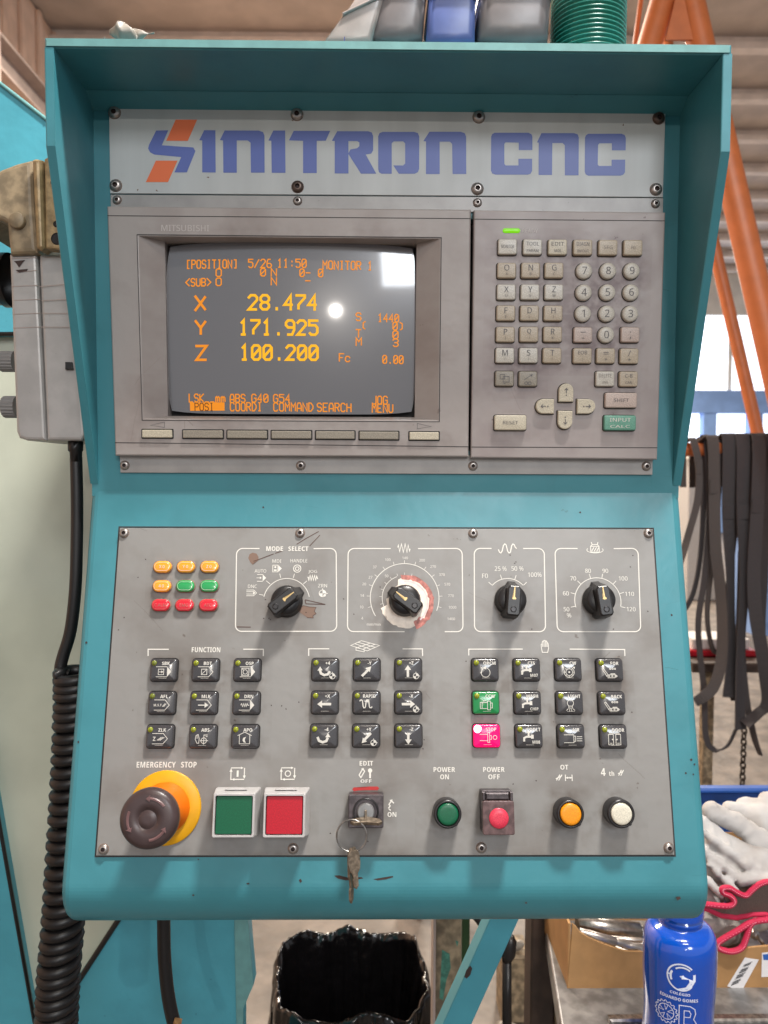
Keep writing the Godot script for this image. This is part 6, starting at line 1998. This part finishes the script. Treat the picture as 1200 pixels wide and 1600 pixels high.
	var drill := thing("twist_drill", "bright twist drill lying below the steel tube in the box", "drill bit", Vector3(0.3016, 0.8047, -0.3372))
	st = mesh(0)
	sweep(st, P3("256,819,-338 285,811,-338 303,807,-337"), [0.0058], 14)
	wput("shank", [[st, M.screw_steel]], drill)
	st = mesh(0)
	var ax := P3("303,807,-337 360,792,-336")
	var fr := []
	for k in 40:
		var t := k / 39.0
		var p := ax[0].lerp(ax[1], t)
		var dirr := (ax[1] - ax[0]).normalized()
		var s1 := dirr.cross(Vector3.UP).normalized()
		var s2 := s1.cross(dirr).normalized()
		var o := PackedVector3Array()
		for i in 12:
			var a := TAU * i / 12
			var r := 0.0056 * (0.62 + 0.38 * pow(absf(cos(a - t * 9.0)), 0.6))
			o.append(p + (s1 * cos(a) + s2 * sin(a)) * r)
		o.reverse()
		fr.append(o)
	loft(st, fr)
	wput("flutes", [[st, M.screw_steel]], drill)
	var dr2 := thing("drill_shank", "thin bright drill shank lying behind the twist drill", "drill bit", Vector3(0.3322, 0.7901, -0.3662))
	st = mesh(0)
	sweep(st, P3("302,794,-367 336,791,-366 371,790,-366"), [0.0032], 12)
	wput("shank", [[st, M.screw_steel]], dr2)
	st = mesh(0)
	sweep(st, P3("371,790,-366 396,789,-365"), [0.0032, 0.0005], 12)
	wput("point", [[st, M.screw_steel]], dr2)
	# drinking bottle
	var bp := Vector3(0.3300, 0.8567, -0.1992)
	var bottle := thing("drinking_bottle", "translucent blue drinking bottle with white school print", "bottle", Vector3(bp.x, 0.7505, bp.z))
	bottle.rotation.y = -0.39
	st = mesh(0)
	lathe(st, PackedVector2Array([Vector2(0.0345, 0), Vector2(0.0375, 0.003), Vector2(0.0385, 0.010), Vector2(0.0382, 0.036), Vector2(0.0370, 0.055), Vector2(0.0368, 0.068), Vector2(0.0376, 0.084), Vector2(0.0386, 0.102), Vector2(0.0390, 0.120), Vector2(0.0390, 0.136), Vector2(0.0386, 0.146), Vector2(0.0368, 0.154), Vector2(0.0335, 0.1595), Vector2(0.0285, 0.1630), Vector2(0.0235, 0.1645), Vector2(0.0222, 0.1660), Vector2(0.0222, 0.1690), Vector2(0.0236, 0.1700), Vector2(0.0236, 0.1725), Vector2(0.0222, 0.1735), Vector2(0.0222, 0.186)]), 56)
	put("bottle_body", [[st, M.bottle_blue]], bottle, Transform3D(Basis(Vector3.RIGHT, -PI / 2), Vector3.ZERO))
	st = mesh(0)
	lathe(st, PackedVector2Array([Vector2(0.0245, 0.176), Vector2(0.0245, 0.196), Vector2(0.023, 0.199), Vector2(0.012, 0.200)]), 40)
	put("screw_lid", [[st, M.bottle_blue]], bottle, Transform3D(Basis(Vector3.RIGHT, -PI / 2), Vector3.ZERO))
	st = mesh()
	var ec := Vector2(0.0025, 0.1255)
	var er := 0.0142
	stroke(st, arc(ec, er, 42, 320, 40), 0.0016, 0.0)
	fill(st, PackedVector2Array([ec + Vector2(0.0002, 0.002), ec + Vector2(0.0146, 0.0042), ec + Vector2(0.0146, -0.003), ec + Vector2(0.0105, -0.0098), ec + Vector2(0.0028, -0.0132), ec + Vector2(-0.0045, -0.0135), ec + Vector2(0.0045, -0.0100), ec + Vector2(0.0082, -0.0042), ec + Vector2(0.0078, -0.0012), ec + Vector2(0.0002, -0.0016)]), 0.00003)
	stroke(st, PackedVector2Array([ec + Vector2(-0.0135, 0.001), ec + Vector2(0.001, 0.0008)]), 0.0014, 0.00005)
	stroke(st, arc(ec, 0.0108, 150, 205, 10), 0.0022, 0.00004)
	stroke(st, arc(ec + Vector2(0.001, 0.0004), 0.0106, 45, 130, 12), 0.0016, 0.00004)
	text(st, "COL\u00c9GIO", Vector2(0.0015, 0.1077), 0.0036, 0.0, 0.0205, true)
	text(st, "EDUARDO GOMES", Vector2(0.0005, 0.1012), 0.0034, 0.0, 0.0395, true)
	var gcx := Vector2(-0.0125, 0.0835)
	var gear := PackedVector2Array()
	for k in 64:
		gear.append(gcx + Vector2.from_angle(TAU * k / 64) * (0.0122 if k % 4 < 2 else 0.0106))
	stroke(st, gear, 0.0007, 0.0, true)
	stroke(st, disc(0.0082, 32, gcx), 0.0007, 0.0, true)
	for k in 5:
		var a := Vector2.from_angle(TAU * k / 5 + 0.3)
		stroke(st, PackedVector2Array([gcx + a * 0.002, gcx + a.rotated(0.25) * 0.0078]), 0.0005, 0.00002 * k + 0.00002)
		stroke(st, PackedVector2Array([gcx + a * 0.002, gcx + a.rotated(-0.25) * 0.0078]), 0.0005, 0.00002 * k + 0.0002)
	stroke(st, P("1,95 1,71 17,71 19,76 16,81 18,87 17,92 12,95"), 0.0008, 0.0, true)
	stroke(st, P("12,90 6,90 6,75 12,75"), 0.0007, 0.00003)
	stroke(st, P("6,83 12,83 13,87 11,90"), 0.0007, 0.00008)
	put("school_print", [[wrapped(st, 0.0393), M.bottle_print]], bottle, Transform3D.IDENTITY, "white emblem and lettering on the blue bottle")
	# blue crate behind the gloves
	var cr := thing("blue_crate", "blue plastic crate standing behind the leather gloves", "crate", Vector3(0.6270, 0.8449, -0.5855) * Vector3(1, 0, 1) + Vector3(0, 0.75, 0))
	var k0 := Vector3(0.4976, 0.9074, -0.5900)
	wput("back_wall", [[_boxes([[Vector3(k0.x + 0.2, (k0.y + 0.75) / 2, k0.z), Vector3(0.4, k0.y - 0.752, 0.006)]], 0.002), M.crate_blue]], cr)
	wput("rim", [[_boxes([[Vector3(k0.x + 0.2, k0.y - 0.003, k0.z + 0.004), Vector3(0.41, 0.009, 0.018)]], 0.003), M.crate_blue]], cr)
	wput("end_wall", [[_boxes([[Vector3(k0.x + 0.003, (k0.y + 0.75) / 2 - 0.01, k0.z + 0.05), Vector3(0.006, k0.y - 0.772, 0.09)]], 0.002), M.crate_blue]], cr)
	wput("crate_floor", [[_boxes([[Vector3(k0.x + 0.2, 0.754, k0.z + 0.05), Vector3(0.4, 0.004, 0.09)]]), M.crate_blue]], cr)
	# leather gloves
	var ga := thing("work_glove", "clean white leather work glove lying on top, fingers towards the console", "glove", Vector3(0.5226, 0.8946, -0.4189), "white leather work gloves")
	st = mesh(0)
	soft(st, [
		[Vector3(0.4539, 0.9494, -0.4023), Vector3(0.4864, 0.9338, -0.4012), 0.0135, 0.0125], [Vector3(0.4864, 0.9338, -0.4012), Vector3(0.5383, 0.9003, -0.3890), 0.0125, 0.0170],
		[Vector3(0.5005, 0.9316, -0.4510), Vector3(0.5324, 0.9251, -0.4403), 0.0105, 0.0150], [Vector3(0.5236, 0.9366, -0.4609), Vector3(0.5694, 0.9336, -0.4503), 0.0085, 0.0120], [Vector3(0.5570, 0.9432, -0.4609), Vector3(0.5977, 0.9406, -0.4603), 0.0090, 0.0120],
		[Vector3(0.5415, 0.9169, -0.4398), Vector3(0.5961, 0.9035, -0.4385), 0.0260, 0.0400], [Vector3(0.5009, 0.9158, -0.3902), Vector3(0.5383, 0.8812, -0.3881), 0.0095, 0.0130],
	], 0.0032, 0.006, 0.0020, 21)
	wput("leather", [[st, M.glove]], ga)
	var gb := thing("work_glove", "stained pale leather work glove with pink trimmed cuff above the bottle", "glove", Vector3(0.4679, 0.8556, -0.3577), "white leather work gloves")
	st = mesh(0)
	soft(st, [
		[Vector3(0.4355, 0.9301, -0.4016), Vector3(0.4600, 0.8963, -0.3797), 0.0170, 0.0280], [Vector3(0.4600, 0.8963, -0.3797), Vector3(0.5066, 0.8741, -0.3681), 0.0300, 0.0300], [Vector3(0.4341, 0.9048, -0.3804), Vector3(0.4513, 0.8671, -0.3684), 0.0180, 0.0170],
		[Vector3(0.4810, 0.8928, -0.3693), Vector3(0.5364, 0.8802, -0.3680), 0.0240, 0.0260], [Vector3(0.4172, 0.8670, -0.3688), Vector3(0.4427, 0.8488, -0.3576), 0.0120, 0.0090], [Vector3(0.4818, 0.9044, -0.3898), Vector3(0.5209, 0.8915, -0.3888), 0.0130, 0.0180],
		[Vector3(0.4281, 0.9351, -0.3719), Vector3(0.4733, 0.9036, -0.3449), 0.0060, 0.0050], [Vector3(0.4256, 0.9144, -0.3609), Vector3(0.4668, 0.8846, -0.3390), 0.0055, 0.0060], [Vector3(0.4297, 0.9009, -0.3502), Vector3(0.4562, 0.8757, -0.3337), 0.0050, 0.0055], [Vector3(0.4593, 0.9146, -0.3606), Vector3(0.5040, 0.8897, -0.3388), 0.0065, 0.0050], [Vector3(0.4248, 0.8817, -0.3494), Vector3(0.4381, 0.8707, -0.3337), 0.0060, 0.0045], [Vector3(0.4668, 0.8871, -0.3391), Vector3(0.4973, 0.8890, -0.3339), 0.0070, 0.0080],
	], 0.0032, 0.0055, 0.0026, 33)
	wput("leather", [[st, M.glove]], gb)
	st = mesh(0)
	var hem := spline(P3("404,865,-324 419,863,-324 442,862,-323 449,868,-323 444,875,-324 435,879,-324 434,884,-324 443,885,-324 453,879,-324 464,875,-324 472,882,-324 482,890,-324 495,893,-324 517,888,-324"), 5)
	sweep(st, hem, [0.0036], 10)
	wput("pink_trim", [[st, M.trim_pink]], gb)
	var inner := mesh(0)
	var back := PackedVector3Array()
	var under := spline(P3("411,851,-338 421,850,-338 432,845,-338 439,842,-337 445,841,-337 452,840,-337 459,839,-337 465,840,-337 472,841,-337 479,843,-337 488,843,-337 496,843,-337 506,841,-337 525,839,-336"), 5)
	for v in under:
		back.append(v)
	loft(inner, [back, hem], false)
	wput("cuff_lining", [[inner, M.glove_lining]], gb)
	st = mesh(0)
	sweep(st, under, [0.0038], 10)
	wput("pink_trim", [[st, M.trim_pink]], gb)
	st = mesh()
	for k in range(2, hem.size() - 2, 1):
		var q := hem[k] + Vector3(0, 0.0006, 0.0037)
		box(st, q, Vector3(0.0014, 0.0006, 0.0005))
	wput("stitching", [[st, M.stitch]], gb)
	var gd := thing("work_glove", "grey lined work glove with a pink looped cuff at the box edge", "glove", Vector3(0.4587, 0.8127, -0.3357), "white leather work gloves")
	st = mesh(0)
	soft(st, [[Vector3(0.4284, 0.8228, -0.3666), Vector3(0.4557, 0.8093, -0.3656), 0.0200, 0.0220], [Vector3(0.4647, 0.8029, -0.3853), Vector3(0.5306, 0.7991, -0.3943), 0.0140, 0.0120]], 0.004, 0.008, 0.004, 44)
	wput("leather", [[st, M.glove_dirty]], gd)
	st = mesh(0)
	var lp := spline(P3("524,843,-326 499,842,-327 474,838,-327 456,828,-326 436,816,-326 430,810,-326 434,804,-326 448,801,-325 461,806,-325 467,818,-326 472,834,-327 480,841,-327"), 6)
	sweep(st, lp, [0.0038], 10)
	wput("pink_trim", [[st, M.trim_pink]], gd)
	st = mesh()
	slab(st, flat("478,801,-372 457,788,-372 452,781,-372 456,775,-372 470,772,-372 484,776,-372 490,789,-372 495,807,-372"), -0.378, -0.372)
	wput("cuff_lining", [[st, M.glove_lining]], gd)
	st = mesh()
	for k in range(2, lp.size() - 2, 1):
		box(st, lp[k] + Vector3(0, 0.0008, 0.0038), Vector3(0.0014, 0.0006, 0.0005))
	wput("stitching", [[st, M.stitch]], gd)
	var bits := thing("scrap_tool", "small bright steel fitting lying in the dark box beside the glove cuff", "fitting", Vector3(0.4909, 0.8034, -0.3549))
	st = mesh(0)
	sweep(st, P3("487,808,-355 495,803,-355"), [0.006], 12)
	wput("collar", [[st, M.screw_steel]], bits)
	st = mesh(0)
	sweep(st, P3("495,803,-355 507,790,-354"), [0.003], 10)
	wput("pin", [[st, M.screw_steel]], bits)
